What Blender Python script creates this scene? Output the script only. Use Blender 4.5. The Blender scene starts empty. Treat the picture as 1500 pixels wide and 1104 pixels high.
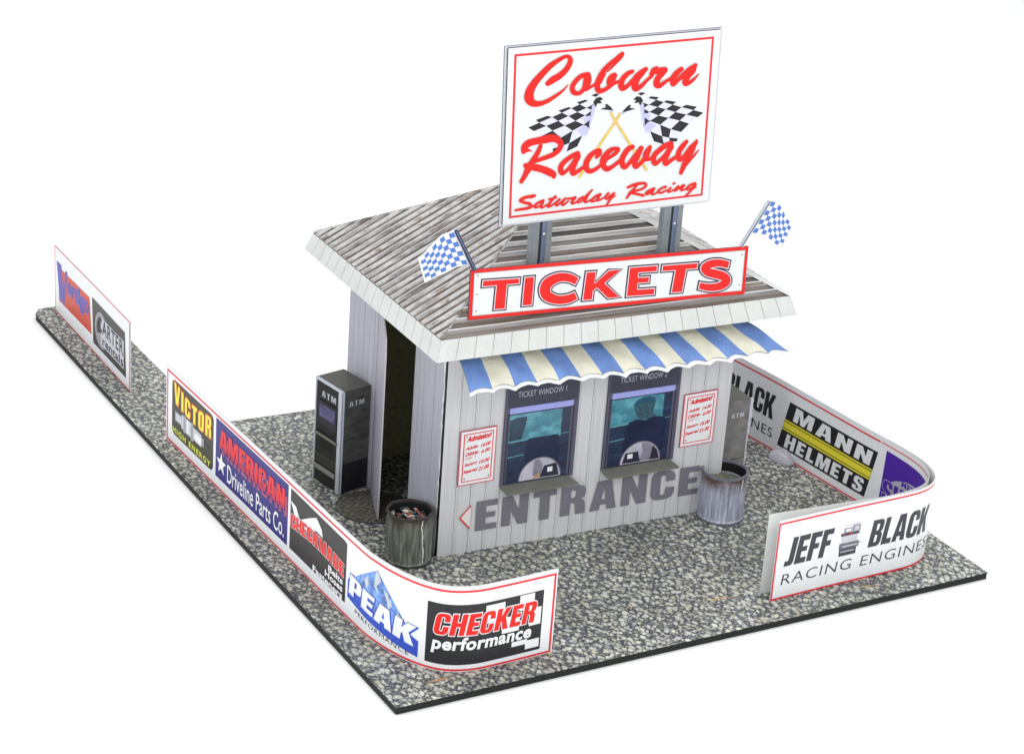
import bpy, bmesh, math, random
import numpy as np
from mathutils import Vector, Matrix
random.seed(7)
S = bpy.context.scene
COL = S.collection

# ------------------------------------------------------------------ camera
cam_d = bpy.data.cameras.new('camera'); cam = bpy.data.objects.new('camera', cam_d); COL.objects.link(cam)
_w = np.array([1.9434, -0.4245, 0.3761]); _t = np.array([-0.9107, 2.1796, 27.597])
_th = float(np.linalg.norm(_w)); _k = _w / _th
_K = np.array([[0, -_k[2], _k[1]], [_k[2], 0, -_k[0]], [-_k[1], _k[0], 0]])
_R = np.eye(3) + math.sin(_th) * _K + (1 - math.cos(_th)) * _K @ _K
_C = -_R.T @ _t
cam.matrix_world = Matrix(((_R[0, 0], -_R[1, 0], -_R[2, 0], _C[0]), (_R[0, 1], -_R[1, 1], -_R[2, 1], _C[1]),
                           (_R[0, 2], -_R[1, 2], -_R[2, 2], _C[2]), (0, 0, 0, 1)))
cam_d.sensor_width = 36; cam_d.lens = 3340.05 / 1500 * 36
cam_d.clip_start = .1; cam_d.clip_end = 500
S.camera = cam
S.render.resolution_x = 1024; S.render.resolution_y = 753
S.view_settings.view_transform = 'Standard'; S.view_settings.look = 'None'
S.view_settings.exposure = -0.13; S.view_settings.gamma = 1

# ------------------------------------------------------------------ studio light
wd = bpy.data.worlds.new('World'); S.world = wd; wd.use_nodes = True
wd.node_tree.nodes['Background'].inputs[0].default_value = (.97, .985, 1, 1)
wd.node_tree.nodes['Background'].inputs[1].default_value = 1.10
def area(name, loc, tgt, size, power, col=(1, 1, 1)):
    l = bpy.data.lights.new(name, 'AREA'); l.shape = 'DISK'; l.size = size; l.energy = power; l.color = col
    o = bpy.data.objects.new(name, l); COL.objects.link(o); o.location = loc
    o.rotation_euler = (Vector(tgt) - Vector(loc)).to_track_quat('-Z', 'Y').to_euler()
    return o
area('key_softbox', (9, -17, 15), (1.5, 1, 1.5), 6, 800, (1, .985, .96))
area('top_softbox', (2, 3, 20), (2, 2, 0), 16, 1500, (1, 1, 1))
area('left_softbox', (-14, -13, 8), (2, 0, 1), 4, 950, (.97, .98, 1))

# ------------------------------------------------------------------ materials
def lin(c):
    return tuple((x / 255 / 12.92) if x / 255 <= .04045 else ((x / 255 + .055) / 1.055) ** 2.4 for x in c)
MATS = {}
def mat(name, rgb, rough=.5, noise=.06, scale=60, spec=.3, stretch=(1, 1, 1), amp2=0, sc2=3, metallic=0):
    if name in MATS: return MATS[name]
    m = bpy.data.materials.new(name); m.use_nodes = True; nt = m.node_tree; N = nt.nodes; L = nt.links
    b = N['Principled BSDF']; b.inputs['Roughness'].default_value = rough
    b.inputs['Specular IOR Level'].default_value = spec; b.inputs['Metallic'].default_value = metallic
    c = lin(rgb)
    tc = N.new('ShaderNodeTexCoord'); mp = N.new('ShaderNodeMapping'); mp.inputs['Scale'].default_value = stretch
    L.new(tc.outputs['Object'], mp.inputs[0])
    no = N.new('ShaderNodeTexNoise'); no.inputs['Scale'].default_value = scale; no.inputs['Detail'].default_value = 3
    L.new(mp.outputs[0], no.inputs['Vector'])
    mr = N.new('ShaderNodeMapRange'); mr.inputs[1].default_value = .25; mr.inputs[2].default_value = .75
    mr.inputs[3].default_value = 1 - noise; mr.inputs[4].default_value = 1 + noise; L.new(no.outputs['Fac'], mr.inputs[0])
    n2 = N.new('ShaderNodeTexNoise'); n2.inputs['Scale'].default_value = sc2; n2.inputs['Detail'].default_value = 2
    L.new(mp.outputs[0], n2.inputs['Vector'])
    m2 = N.new('ShaderNodeMapRange'); m2.inputs[1].default_value = .3; m2.inputs[2].default_value = .7
    m2.inputs[3].default_value = 1 - amp2; m2.inputs[4].default_value = 1 + amp2; L.new(n2.outputs['Fac'], m2.inputs[0])
    mu = N.new('ShaderNodeMath'); mu.operation = 'MULTIPLY'; L.new(mr.outputs[0], mu.inputs[0]); L.new(m2.outputs[0], mu.inputs[1])
    vm = N.new('ShaderNodeVectorMath'); vm.operation = 'SCALE'; vm.inputs[0].default_value = c; L.new(mu.outputs[0], vm.inputs['Scale'])
    L.new(vm.outputs[0], b.inputs['Base Color'])
    MATS[name] = m; return m

def ramp(N, stops, interp='LINEAR'):
    r = N.new('ShaderNodeValToRGB'); r.color_ramp.interpolation = interp
    e = r.color_ramp.elements
    while len(e) < len(stops): e.new(.5)
    for i, (p, c) in enumerate(stops): e[i].position = p; e[i].color = (*lin(c), 1)
    return r

def asphalt_mat():
    m = bpy.data.materials.new('asphalt_print'); m.use_nodes = True; nt = m.node_tree; N = nt.nodes; L = nt.links
    b = N['Principled BSDF']; b.inputs['Roughness'].default_value = .42; b.inputs['Specular IOR Level'].default_value = .35
    tc = N.new('ShaderNodeTexCoord')
    wn = N.new('ShaderNodeTexNoise'); wn.inputs['Scale'].default_value = 5; wn.inputs['Detail'].default_value = 3
    L.new(tc.outputs['Object'], wn.inputs['Vector'])
    wa = N.new('ShaderNodeVectorMath'); wa.operation = 'MULTIPLY_ADD'; wa.inputs[1].default_value = (.10, .10, 0)
    L.new(wn.outputs['Color'], wa.inputs[0]); L.new(tc.outputs['Object'], wa.inputs[2])
    def vor(scale, st):
        mp = N.new('ShaderNodeMapping'); mp.inputs['Scale'].default_value = st; mp.inputs['Rotation'].default_value = (0, 0, .5)
        L.new(wa.outputs[0], mp.inputs[0])
        v = N.new('ShaderNodeTexVoronoi'); v.voronoi_dimensions = '2D'; v.inputs['Scale'].default_value = scale
        L.new(mp.outputs[0], v.inputs['Vector']); return v
    v1 = vor(14.5, (1, .74, 1)); v2 = vor(27, (.8, 1, 1))
    r1 = ramp(N, [(0, (202, 202, 182)), (.2, (152, 154, 148)), (.4, (220, 220, 206)), (.6, (178, 179, 170)), (.8, (206, 207, 202)), (1, (186, 181, 150))])
    r2 = ramp(N, [(0, (168, 167, 146)), (.4, (124, 126, 126)), (.7, (186, 184, 166)), (1, (140, 140, 140))])
    def sep(v, r):
        s = N.new('ShaderNodeSeparateColor'); L.new(v.outputs['Color'], s.inputs[0]); L.new(s.outputs[0], r.inputs[0]); return s
    s1 = sep(v1, r1); s2 = sep(v2, r2)
    def mask(v, s, a, bb):                      # stone outline: size varies with the cell's random value
        sc = N.new('ShaderNodeMapRange'); sc.inputs[3].default_value = .75; sc.inputs[4].default_value = 1.6; L.new(s.outputs[1], sc.inputs[0])
        d = N.new('ShaderNodeMath'); d.operation = 'MULTIPLY'; L.new(v.outputs['Distance'], d.inputs[0]); L.new(sc.outputs[0], d.inputs[1])
        q = N.new('ShaderNodeMapRange'); q.interpolation_type = 'SMOOTHSTEP'
        q.inputs[1].default_value = a; q.inputs[2].default_value = bb; q.inputs[3].default_value = 1; q.inputs[4].default_value = 0
        L.new(d.outputs[0], q.inputs[0]); return q
    k1 = mask(v1, s1, .22, .50); k2 = mask(v2, s2, .18, .50)
    gn = N.new('ShaderNodeTexNoise'); gn.inputs['Scale'].default_value = 45; gn.inputs['Detail'].default_value = 4; L.new(tc.outputs['Object'], gn.inputs['Vector'])
    gr = ramp(N, [(.3, (36, 40, 50)), (.55, (78, 82, 90)), (.72, (150, 152, 150))]); L.new(gn.outputs['Fac'], gr.inputs[0])
    def mix(f, a, c):
        x = N.new('ShaderNodeMix'); x.data_type = 'RGBA'; L.new(f, x.inputs[0]); L.new(a, x.inputs[6]); L.new(c, x.inputs[7]); return x.outputs[2]
    c = mix(k2.outputs[0], gr.outputs[0], r2.outputs[0]); c = mix(k1.outputs[0], c, r1.outputs[0])
    ln = N.new('ShaderNodeTexNoise'); ln.inputs['Scale'].default_value = .9; ln.inputs['Detail'].default_value = 5; L.new(tc.outputs['Object'], ln.inputs['Vector'])
    lr = N.new('ShaderNodeMapRange'); lr.inputs[1].default_value = .3; lr.inputs[2].default_value = .7; lr.inputs[3].default_value = .66; lr.inputs[4].default_value = 1.14
    L.new(ln.outputs['Fac'], lr.inputs[0])
    fn = N.new('ShaderNodeTexNoise'); fn.inputs['Scale'].default_value = 90; fn.inputs['Detail'].default_value = 2; L.new(tc.outputs['Object'], fn.inputs['Vector'])
    fr = N.new('ShaderNodeMapRange'); fr.inputs[1].default_value = .25; fr.inputs[2].default_value = .75; fr.inputs[3].default_value = .8; fr.inputs[4].default_value = 1.2
    L.new(fn.outputs['Fac'], fr.inputs[0])
    mm = N.new('ShaderNodeMath'); mm.operation = 'MULTIPLY'; L.new(lr.outputs[0], mm.inputs[0]); L.new(fr.outputs[0], mm.inputs[1])
    sc = N.new('ShaderNodeVectorMath'); sc.operation = 'SCALE'; L.new(c, sc.inputs[0]); L.new(mm.outputs[0], sc.inputs['Scale'])
    L.new(sc.outputs[0], b.inputs['Base Color'])
    return m

def streak_mat(name, stops, stretch, scale, rough=.4, spec=.4, detail=5):
    if name in MATS: return MATS[name]
    m = bpy.data.materials.new(name); m.use_nodes = True; nt = m.node_tree; N = nt.nodes; L = nt.links
    b = N['Principled BSDF']; b.inputs['Roughness'].default_value = rough; b.inputs['Specular IOR Level'].default_value = spec
    tc = N.new('ShaderNodeTexCoord'); mp = N.new('ShaderNodeMapping'); mp.inputs['Scale'].default_value = stretch
    L.new(tc.outputs['Object'], mp.inputs[0])
    no = N.new('ShaderNodeTexNoise'); no.inputs['Scale'].default_value = scale; no.inputs['Detail'].default_value = detail; no.inputs['Roughness'].default_value = .65
    L.new(mp.outputs[0], no.inputs['Vector'])
    r = ramp(N, stops); L.new(no.outputs['Fac'], r.inputs[0]); L.new(r.outputs[0], b.inputs['Base Color'])
    MATS[name] = m; return m

WHITE = mat('card_white', (232, 234, 236), .38, .02, 40)
EDGE = mat('card_cut_edge', (205, 206, 205), .8, .08, 50)
RED = mat('print_red', (222, 30, 24), .4, .05, 70)
CRIM = mat('print_border_red', (222, 52, 58), .4, .05, 70)
BLACK = mat('print_black', (38, 37, 42), .4, .12, 60)
BLUE = mat('print_flag_blue', (84, 122, 196), .45, .08, 50)
NAVY = mat('print_navy', (44, 38, 120), .4, .1, 50)
YEL = mat('print_yellow', (236, 222, 60), .4, .05, 60)
PURP = mat('print_purple', (78, 36, 160), .4, .05, 60)
INK = mat('print_ink_dark', (62, 62, 70), .4, .1, 60)
GREYP = mat('print_grey', (150, 152, 158), .4, .15, 40)
PALEG = mat('print_pale_grey', (196, 198, 204), .4, .12, 30)
BOARD = mat('board_black', (26, 30, 26), .7, .1, 20)

# ------------------------------------------------------------------ object helpers
def tag(o, label, cat, group=None, kind=None):
    if label: o['label'] = label
    if cat: o['category'] = cat
    if group: o['group'] = group
    if kind: o['kind'] = kind
    return o
def thing(name, loc, label, cat, group=None):
    o = bpy.data.objects.new(name, None); o.empty_display_size = .2; o.location = loc; COL.objects.link(o)
    return tag(o, label, cat, group)
def rootloc(p):
    v = Vector((0, 0, 0))
    while p is not None: v += p.location; p = p.parent
    return v
def mesh(name, V, F, m, parent=None, smooth=False, mi=None, label=None):
    me = bpy.data.meshes.new(name)
    off = rootloc(parent)
    me.from_pydata([tuple(Vector(v) - off) for v in V], [], F)
    for x in (m if isinstance(m, (list, tuple)) else [m]): me.materials.append(x)
    if mi:
        for p, i in zip(me.polygons, mi): p.material_index = i
    if smooth:
        for p in me.polygons: p.use_smooth = True
    me.update()
    o = bpy.data.objects.new(name, me); COL.objects.link(o)
    if parent is not None: o.parent = parent
    if label: o['label'] = label
    return o
def box(c0, c1):
    x0, y0, z0 = c0; x1, y1, z1 = c1
    V = [(x0, y0, z0), (x1, y0, z0), (x1, y1, z0), (x0, y1, z0), (x0, y0, z1), (x1, y0, z1), (x1, y1, z1), (x0, y1, z1)]
    F = [(0, 3, 2, 1), (4, 5, 6, 7), (0, 1, 5, 4), (1, 2, 6, 5), (2, 3, 7, 6), (3, 0, 4, 7)]
    return V, F
def hexa(b, t):           # bottom quad, top quad (both counter-clockwise from above)
    V = list(b) + list(t)
    return V, [(0, 3, 2, 1), (4, 5, 6, 7), (0, 1, 5, 4), (1, 2, 6, 5), (2, 3, 7, 6), (3, 0, 4, 7)]
def join(parts):
    V, F = [], []
    for v, f in parts:
        n = len(V); V += list(v); F += [tuple(i + n for i in q) for q in f]
    return V, F
def crom(pts, n=8):
    pts = [np.array(p, float) for p in pts]; out = []
    e = [2 * pts[0] - pts[1]] + pts + [2 * pts[-1] - pts[-2]]
    for i in range(1, len(e) - 2):
        a, b, c, d = e[i - 1:i + 3]
        for k in range(n):
            t = k / n
            out.append(.5 * ((2 * b) + (-a + c) * t + (2 * a - 5 * b + 4 * c - d) * t * t + (-a + 3 * b - 3 * c + d) * t ** 3))
    out.append(pts[-1]); return np.array(out)

# ------------------------------------------------------------------ surfaces (u along, v up, h out)
class Flat:
    step = None
    def __init__(s, o, U, V, N=None):
        s.o = Vector(o); s.U = Vector(U).normalized(); s.V = Vector(V).normalized()
        s.N = Vector(N).normalized() if N else s.U.cross(s.V).normalized()
    def __call__(s, u, v, h=0): return s.o + s.U * u + s.V * v + s.N * h
class Path:
    step = .07
    def __init__(s, pts, side, z0=0, lean=0):
        s.P = np.array(pts)[:, :2]; d = np.diff(s.P, axis=0); s.c = np.r_[0, np.cumsum(np.hypot(*d.T))]
        s.side = side; s.z0 = z0; s.L = s.c[-1]
        t = d / np.hypot(*d.T)[:, None]; t = np.vstack([t[:1], (t[:-1] + t[1:]) / 2, t[-1:]]); s.T = t / np.hypot(*t.T)[:, None]
    def __call__(s, u, v, h=0):
        x = np.interp(u, s.c, s.P[:, 0]); y = np.interp(u, s.c, s.P[:, 1])
        tx = np.interp(u, s.c, s.T[:, 0]); ty = np.interp(u, s.c, s.T[:, 1])
        if u < 0: x += tx * u; y += ty * u
        if u > s.L: x += tx * (u - s.L); y += ty * (u - s.L)
        return Vector((x + ty * h * s.side, y - tx * h * s.side, s.z0 + v))
class Sub:                 # a surface seen through another (u, v) frame
    def __init__(s, base, fn): s.b = base; s.fn = fn; s.step = base.step
    def __call__(s, u, v, h=0):
        a, b = s.fn(u, v); return s.b(a, b, h)
LAY = .0012
def lay(surf, V2, F2, layer, name, m, parent, islands=False, label=None):
    bm = bmesh.new(); vs = [bm.verts.new((x, y, 0)) for x, y in V2]
    for f in F2:
        try: bm.faces.new([vs[i] for i in f])
        except ValueError: pass
    if surf.step:
        us = [v[0] for v in V2]; k = math.ceil(min(us) / surf.step) * surf.step
        while k < max(us):
            bmesh.ops.bisect_plane(bm, geom=bm.verts[:] + bm.edges[:] + bm.faces[:], dist=1e-6, plane_co=(k, 0, 0), plane_no=(1, 0, 0))
            k += surf.step
    bm.normal_update(); bmesh.ops.triangulate(bm, faces=bm.faces[:])
    bm.verts.ensure_lookup_table(); bm.verts.index_update()
    hh = {}
    if islands:
        n = 0
        for v in bm.verts:
            if v.index in hh: continue
            st = [v]; hh[v.index] = n
            while st:
                q = st.pop()
                for e in q.link_edges:
                    w = e.other_vert(q)
                    if w.index not in hh: hh[w.index] = n; st.append(w)
            n += 1
    V = [surf(v.co.x, v.co.y, layer * LAY + .00025 * (hh.get(v.index, 0) % 3)) for v in bm.verts]
    F = [tuple(v.index for v in f.verts) for f in bm.faces]; bm.free()
    # face outwards
    o = mesh(name, V, F, m, parent, label=label)
    return o
def poly(surf, pts, layer, name, m, parent, **k):
    return lay(surf, pts, [tuple(range(len(pts)))], layer, name, m, parent, **k)
def rect(surf, u0, v0, u1, v1, layer, name, m, parent, **k):
    return poly(surf, [(u0, v0), (u1, v0), (u1, v1), (u0, v1)], layer, name, m, parent, **k)
def many(surf, polys, layer, name, m, parent, **k):
    V, F = [], []
    for p in polys: n = len(V); V += list(p); F.append(tuple(range(n, n + len(p))))
    return lay(surf, V, F, layer, name, m, parent, islands=True, **k)
def rrect(u0, v0, u1, v1, r, ry=None):
    ry = ry or r; P = []
    for cx, cy, a0 in ((u1 - r, v1 - ry, 0), (u0 + r, v1 - ry, 90), (u0 + r, v0 + ry, 180), (u1 - r, v0 + ry, 270)):
        for k in range(5):
            a = math.radians(a0 + k * 22.5); P.append((cx + r * math.cos(a), cy + ry * math.sin(a)))
    return P
def frame(surf, u0, v0, u1, v1, t, layer, name, m, parent, **k):
    return many(surf, [[(u0, v0), (u1, v0), (u1, v0 + t), (u0, v0 + t)], [(u0, v1 - t), (u1, v1 - t), (u1, v1), (u0, v1)],
                       [(u0, v0 + t), (u0 + t, v0 + t), (u0 + t, v1 - t), (u0, v1 - t)],
                       [(u1 - t, v0 + t), (u1, v0 + t), (u1, v1 - t), (u1 - t, v1 - t)]], layer, name, m, parent, **k)
_T = {}
def glyphs(s, bold=0., space=1., res=3):
    key = (s, bold, space)
    if key not in _T:
        c = bpy.data.curves.new('t', 'FONT'); c.body = s; c.size = 1; c.offset = bold; c.space_character = space
        c.resolution_u = res; c.fill_mode = 'FRONT'; c.dimensions = '2D'
        o = bpy.data.objects.new('t', c); COL.objects.link(o); dg = bpy.context.evaluated_depsgraph_get()
        e = o.evaluated_get(dg); me = e.to_mesh()
        V = [(v.co.x, v.co.y) for v in me.vertices]; F = [tuple(p.vertices) for p in me.polygons]
        e.to_mesh_clear(); bpy.data.objects.remove(o); bpy.data.curves.remove(c); _T[key] = (V, F)
    return _T[key]
def text(surf, s, bx, layer, m, parent, bold=.02, space=1.1, shear=0., warp=None, ref=None, name='lettering', label=None):
    """fit the words into bx=(u0,v0,u1,v1); ref = bold value whose outline fills the box exactly"""
    V, F = glyphs(s, bold, space); R, _ = glyphs(s, bold if ref is None else ref, space)
    a = np.array(R); x0, y0 = a.min(0); x1, y1 = a.max(0); u0, v0, u1, v1 = bx
    W = u1 - u0; H = v1 - v0; out = []
    for x, y in V:
        p = (x - x0) / (x1 - x0); q = (y - y0) / (y1 - y0)
        if warp: u, v = warp(p, q)
        else: u, v = u0 + p * (W - abs(shear) * H) + (shear * H * q if shear > 0 else -shear * H * (1 - q)), v0 + q * H
        out.append((u, v))
    return lay(surf, out, F, layer, name, m, parent, islands=True, label=label)
def chm(x0, y0, x1, y1, c, d=None):     # rectangle with rounded-off corners
    d = d or c * .8
    return [(x0 + c, y0), (x1 - c, y0), (x1 - c * .3, y0 + d * .3), (x1, y0 + d), (x1, y1 - d), (x1 - c * .3, y1 - d * .3), (x1 - c, y1), (x0 + c, y1), (x0 + c * .3, y1 - d * .3), (x0, y1 - d), (x0, y0 + d), (x0 + c * .3, y0 + d * .3)]
HV = {
 'I': (.34, [[(0, 0), (.34, 0), (.34, 1), (0, 1)]]),
 'L': (.68, [[(0, 0), (.68, 0), (.68, .2), (.33, .2), (.33, 1), (0, 1)]]),
 'E': (.70, [[(0, 0), (.70, 0), (.70, .2), (.33, .2), (.33, .41), (.64, .41), (.64, .59), (.33, .59), (.33, .8), (.70, .8), (.70, 1), (0, 1)]]),
 'F': (.68, [[(0, 0), (.33, 0), (.33, .40), (.62, .40), (.62, .59), (.33, .59), (.33, .8), (.68, .8), (.68, 1), (0, 1)]]),
 'H': (.86, [[(0, 0), (.32, 0), (.32, .41), (.54, .41), (.54, 0), (.86, 0), (.86, 1), (.54, 1), (.54, .60), (.32, .60), (.32, 1), (0, 1)]]),
 'T': (.78, [[(.23, 0), (.56, 0), (.56, .8), (.78, .8), (.78, 1), (0, 1), (0, .8), (.23, .8)]]),
 'J': (.56, [[(0, 0), (.40, 0), (.50, .04), (.56, .14), (.56, 1), (.23, 1), (.23, .22), (.19, .18), (0, .18)]]),
 'C': (.84, [[(.22, 0), (.62, 0), (.77, .07), (.84, .2), (.84, .40), (.52, .40), (.52, .20), (.47, .16), (.38, .16), (.33, .2), (.33, .8), (.38, .84), (.47, .84), (.52, .8), (.52, .62), (.84, .62), (.84, .8), (.77, .93), (.62, 1), (.22, 1), (.07, .93), (0, .8), (0, .2), (.07, .07)]]),
 'O': (.84, [[(.22, 0), (.42, 0), (.42, .16), (.36, .17), (.33, .22), (.33, .78), (.36, .83), (.42, .84), (.42, 1), (.22, 1), (.07, .93), (0, .8), (0, .2), (.07, .07)],
             [(.42, 0), (.62, 0), (.77, .07), (.84, .2), (.84, .8), (.77, .93), (.62, 1), (.42, 1), (.42, .84), (.48, .83), (.51, .78), (.51, .22), (.48, .17), (.42, .16)]]),
 'B': (.84, [[(0, 0), (.34, 0), (.34, 1), (0, 1)], [(.34, 0), (.64, 0), (.78, .05), (.84, .16), (.84, .40), (.78, .48), (.70, .52), (.78, .57), (.82, .66), (.82, .84), (.76, .95), (.62, 1), (.34, 1), (.34, .84), (.48, .84), (.52, .8), (.52, .64), (.48, .59), (.34, .59), (.34, .43), (.48, .43), (.52, .38), (.52, .2), (.48, .16), (.34, .16)]]),
 'R': (.86, [[(0, 0), (.33, 0), (.33, 1), (0, 1)], [(.33, .41), (.44, .41), (.50, .36), (.53, 0), (.86, 0), (.84, .34), (.78, .46), (.70, .51), (.80, .57), (.84, .68), (.84, .84), (.77, .95), (.62, 1), (.33, 1), (.33, .84), (.47, .84), (.51, .79), (.51, .64), (.47, .58), (.33, .58)]]),
 'P': (.82, [[(0, 0), (.33, 0), (.33, 1), (0, 1)], [(.33, .34), (.62, .34), (.77, .40), (.82, .52), (.82, .84), (.76, .95), (.62, 1), (.33, 1), (.33, .84), (.46, .84), (.50, .79), (.50, .56), (.46, .51), (.33, .51)]]),
 'D': (.84, [[(0, 0), (.33, 0), (.33, 1), (0, 1)], [(.33, 0), (.60, 0), (.77, .07), (.84, .2), (.84, .8), (.77, .93), (.60, 1), (.33, 1), (.33, .84), (.46, .84), (.51, .79), (.51, .21), (.46, .16), (.33, .16)]]),
 'A': (.92, [[(0, 0), (.32, 0), (.35, .18), (.46, .18), (.46, .36), (.38, .36), (.46, .80), (.46, 1), (.22, 1)], [(.46, .18), (.57, .18), (.60, 0), (.92, 0), (.70, 1), (.46, 1), (.46, .80), (.54, .36), (.46, .36)]]),
 'K': (.92, [[(0, 0), (.33, 0), (.33, .30), (.40, .42), (.56, 0), (.92, 0), (.64, .56), (.90, 1), (.56, 1), (.33, .60), (.33, 1), (0, 1)]]),
 'M': (1.12, [[(0, 0), (.28, 0), (.28, .66), (.44, 0), (.68, 0), (.84, .66), (.84, 0), (1.12, 0), (1.12, 1), (.72, 1), (.56, .42), (.40, 1), (0, 1)]]),
 'N': (.88, [[(0, 0), (.30, 0), (.30, .52), (.56, 0), (.88, 0), (.88, 1), (.58, 1), (.58, .48), (.32, 1), (0, 1)]]),
 'S': (.82, [[(.20, 0), (.62, 0), (.76, .06), (.82, .18), (.82, .38), (.76, .48), (.38, .64), (.33, .69), (.33, .81), (.37, .85), (.45, .85), (.49, .81), (.49, .70), (.80, .70), (.80, .83), (.74, .95), (.60, 1), (.20, 1), (.06, .94), (0, .82), (0, .62), (.06, .52), (.44, .36), (.49, .31), (.49, .19), (.45, .15), (.37, .15), (.33, .19), (.33, .32), (.0, .32), (0, .17), (.06, .05)]]),
 'U': (.84, [[(.22, 0), (.62, 0), (.77, .07), (.84, .2), (.84, 1), (.51, 1), (.51, .2), (.47, .16), (.37, .16), (.33, .2), (.33, 1), (0, 1), (0, .2), (.07, .07)]]),
 'V': (.90, [[(.26, 0), (.64, 0), (.90, 1), (.58, 1), (.45, .34), (.32, 1), (0, 1)]]),
 ' ': (.35, []),
}
def grow(P, d, ax=1.):
    n_ = len(P); out = []
    for i in range(n_):
        a, b, c = np.array(P[i - 1]), np.array(P[i]), np.array(P[(i + 1) % n_])
        e1 = b - a; e2 = c - b; e1 = e1 / max(np.hypot(*e1), 1e-9); e2 = e2 / max(np.hypot(*e2), 1e-9)
        n1 = np.array([e1[1], -e1[0]]); n2 = np.array([e2[1], -e2[0]]); m_ = n1 + n2; q = max(m_ @ n1, .5)
        o_ = m_ / q * d; out.append((b[0] + o_[0], b[1] + o_[1] * ax))
    return out
def heavy(surf, s, bx, layer, m, parent, shear=0., warp=None, gap=.09, fat=0., ax=1., name='lettering'):
    """bold condensed block capitals fitted into bx, optionally swollen by fat (outline layers)"""
    x = 0; G_ = []
    for ch in s:
        w, ps = HV[ch]; G_ += [[(a + x, b_) for a, b_ in (grow(P, fat, ax) if fat else P)] for P in ps]; x += w + gap
    Wt = x - gap; u0, v0, u1, v1 = bx; H = v1 - v0; W_ = u1 - u0; out = []
    for P in G_:
        q = []
        for a, b_ in P:
            p = a / Wt
            q.append(warp(p, b_) if warp else (u0 + p * (W_ - abs(shear) * H) + (shear * H * b_ if shear > 0 else -shear * H * (1 - b_)), v0 + b_ * H))
        out.append(q)
    return many(surf, out, layer, name, m, parent)
def strokes(surf, S_, layer, m, parent, name='lettering', wscale=1., label=None, grow_=None):
    V, F = [], []; step = surf.step; 
    for si, st in enumerate(S_):
        P = crom(st, 7); n = len(P); T = np.gradient(P[:, :2], axis=0); T /= np.maximum(np.hypot(*T.T)[:, None], 1e-9)
        if grow_ is not None:       # square-ended stroke, swollen for an outline layer
            P = P.copy(); P[:, 2] += 2 * grow_; P[0, :2] -= T[0] * (grow_ + .01); P[-1, :2] += T[-1] * (grow_ + .01)
        L = []; h0 = layer * LAY + .0003 * (si % 6)
        def add(x, y, h): V.append(surf(x, y, h)); return len(V) - 1
        for i in range(n):
            x, y, w = P[i]; w = max(w, 2) * wscale / 2; nx, ny = -T[i, 1], T[i, 0]; h = h0 + .0016 * i / n
            L.append((add(x + nx * w, y + ny * w, h), add(x, y, h), add(x - nx * w, y - ny * w, h)))
        for a, b in zip(L[:-1], L[1:]): F.append((a[0], a[1], b[1], b[0])); F.append((a[1], a[2], b[2], b[1]))
        for i, sg in ((0, -1), (n - 1, 1)) if grow_ is None else ():
            x, y, w = P[i]; w = max(w, 2) * wscale / 2; nx, ny = -T[i, 1], T[i, 0]; tx, ty = T[i] * sg; h = h0 + .0016 * i / n
            prev = L[i][0]
            for k in range(1, 7):
                a = math.pi * k / 6; q = add(x + nx * w * math.cos(a) + tx * w * math.sin(a), y + ny * w * math.cos(a) + ty * w * math.sin(a), h) if k < 6 else L[i][2]
                F.append((prev, q, L[i][1])); prev = q
    return mesh(name, V, F, m, parent, label=label)
def slab(surf, outline, h0, h1, name, ms, parent, nseg=1, label=None):
    """a sheet with real thickness: outline in (u, v); ms = (face, edge, back)"""
    bm = bmesh.new(); vs = [bm.verts.new((u, v, 0)) for u, v in outline]; bm.faces.new(vs); bm.normal_update()
    if surf.step:
        us = [p[0] for p in outline]; k = math.ceil(min(us) / surf.step) * surf.step
        while k < max(us):
            bmesh.ops.bisect_plane(bm, geom=bm.verts[:] + bm.edges[:] + bm.faces[:], dist=1e-6, plane_co=(k, 0, 0), plane_no=(1, 0, 0)); k += surf.step
    bm.verts.index_update(); n = len(bm.verts)
    base = [(v.co.x, v.co.y) for v in bm.verts]
    V = [surf(u, v, h1) for u, v in base] + [surf(u, v, h0) for u, v in base]
    F, MI = [], []
    for f in bm.faces:
        q = [v.index for v in f.verts]; F.append(tuple(q)); MI.append(0); F.append(tuple(i + n for i in reversed(q))); MI.append(2)
    for e in bm.edges:
        if len(e.link_faces) == 1:
            a, b = e.verts[0].index, e.verts[1].index; F.append((a, b, b + n, a + n)); MI.append(1)
    bm.free()
    o = mesh(name, V, F, list(ms), parent, mi=MI, label=label)
    bm = bmesh.new(); bm.from_mesh(o.data); bmesh.ops.recalc_face_normals(bm, faces=bm.faces); bm.to_mesh(o.data); bm.free()
    return o

# ================================================================== SETTING
backdrop = mesh('backdrop', [(-70, -60, -.095), (90, -60, -.095), (90, 110, -.095), (-70, 110, -.095)], [(0, 1, 2, 3)],
                mat('backdrop_white', (253, 253, 253), .9, 0, 10, 0))
tag(backdrop, None, None, kind='structure')
OUT = [(-1.9, -2.985), (6.285, -2.69), (6.20, 0.9), (6.08, 4.55), (-1.158, 4.522), (-1.235, 6.14), (-1.294, 7.694), (-1.55, 8.95), (-1.72, 9.2),
       (-1.95, 9.27), (-2.2, 9.24), (-2.3, 9.05), (-2.225, 6.4), (-2.1, 2.4), (-2.0, -.3)]
ASPH = asphalt_mat()
n = len(OUT)
pav = mesh('pavement', [(x, y, 0) for x, y in OUT] + [(x, y, -.012) for x, y in OUT],
           [tuple(range(n)), tuple(range(2 * n - 1, n - 1, -1))] + [(i + n, (i + 1) % n + n, (i + 1) % n, i) for i in range(n)], [ASPH, BOARD], mi=[0, 1] + [1] * n)
tag(pav, 'grey asphalt print sheet under the booth', None, kind='structure')
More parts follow.
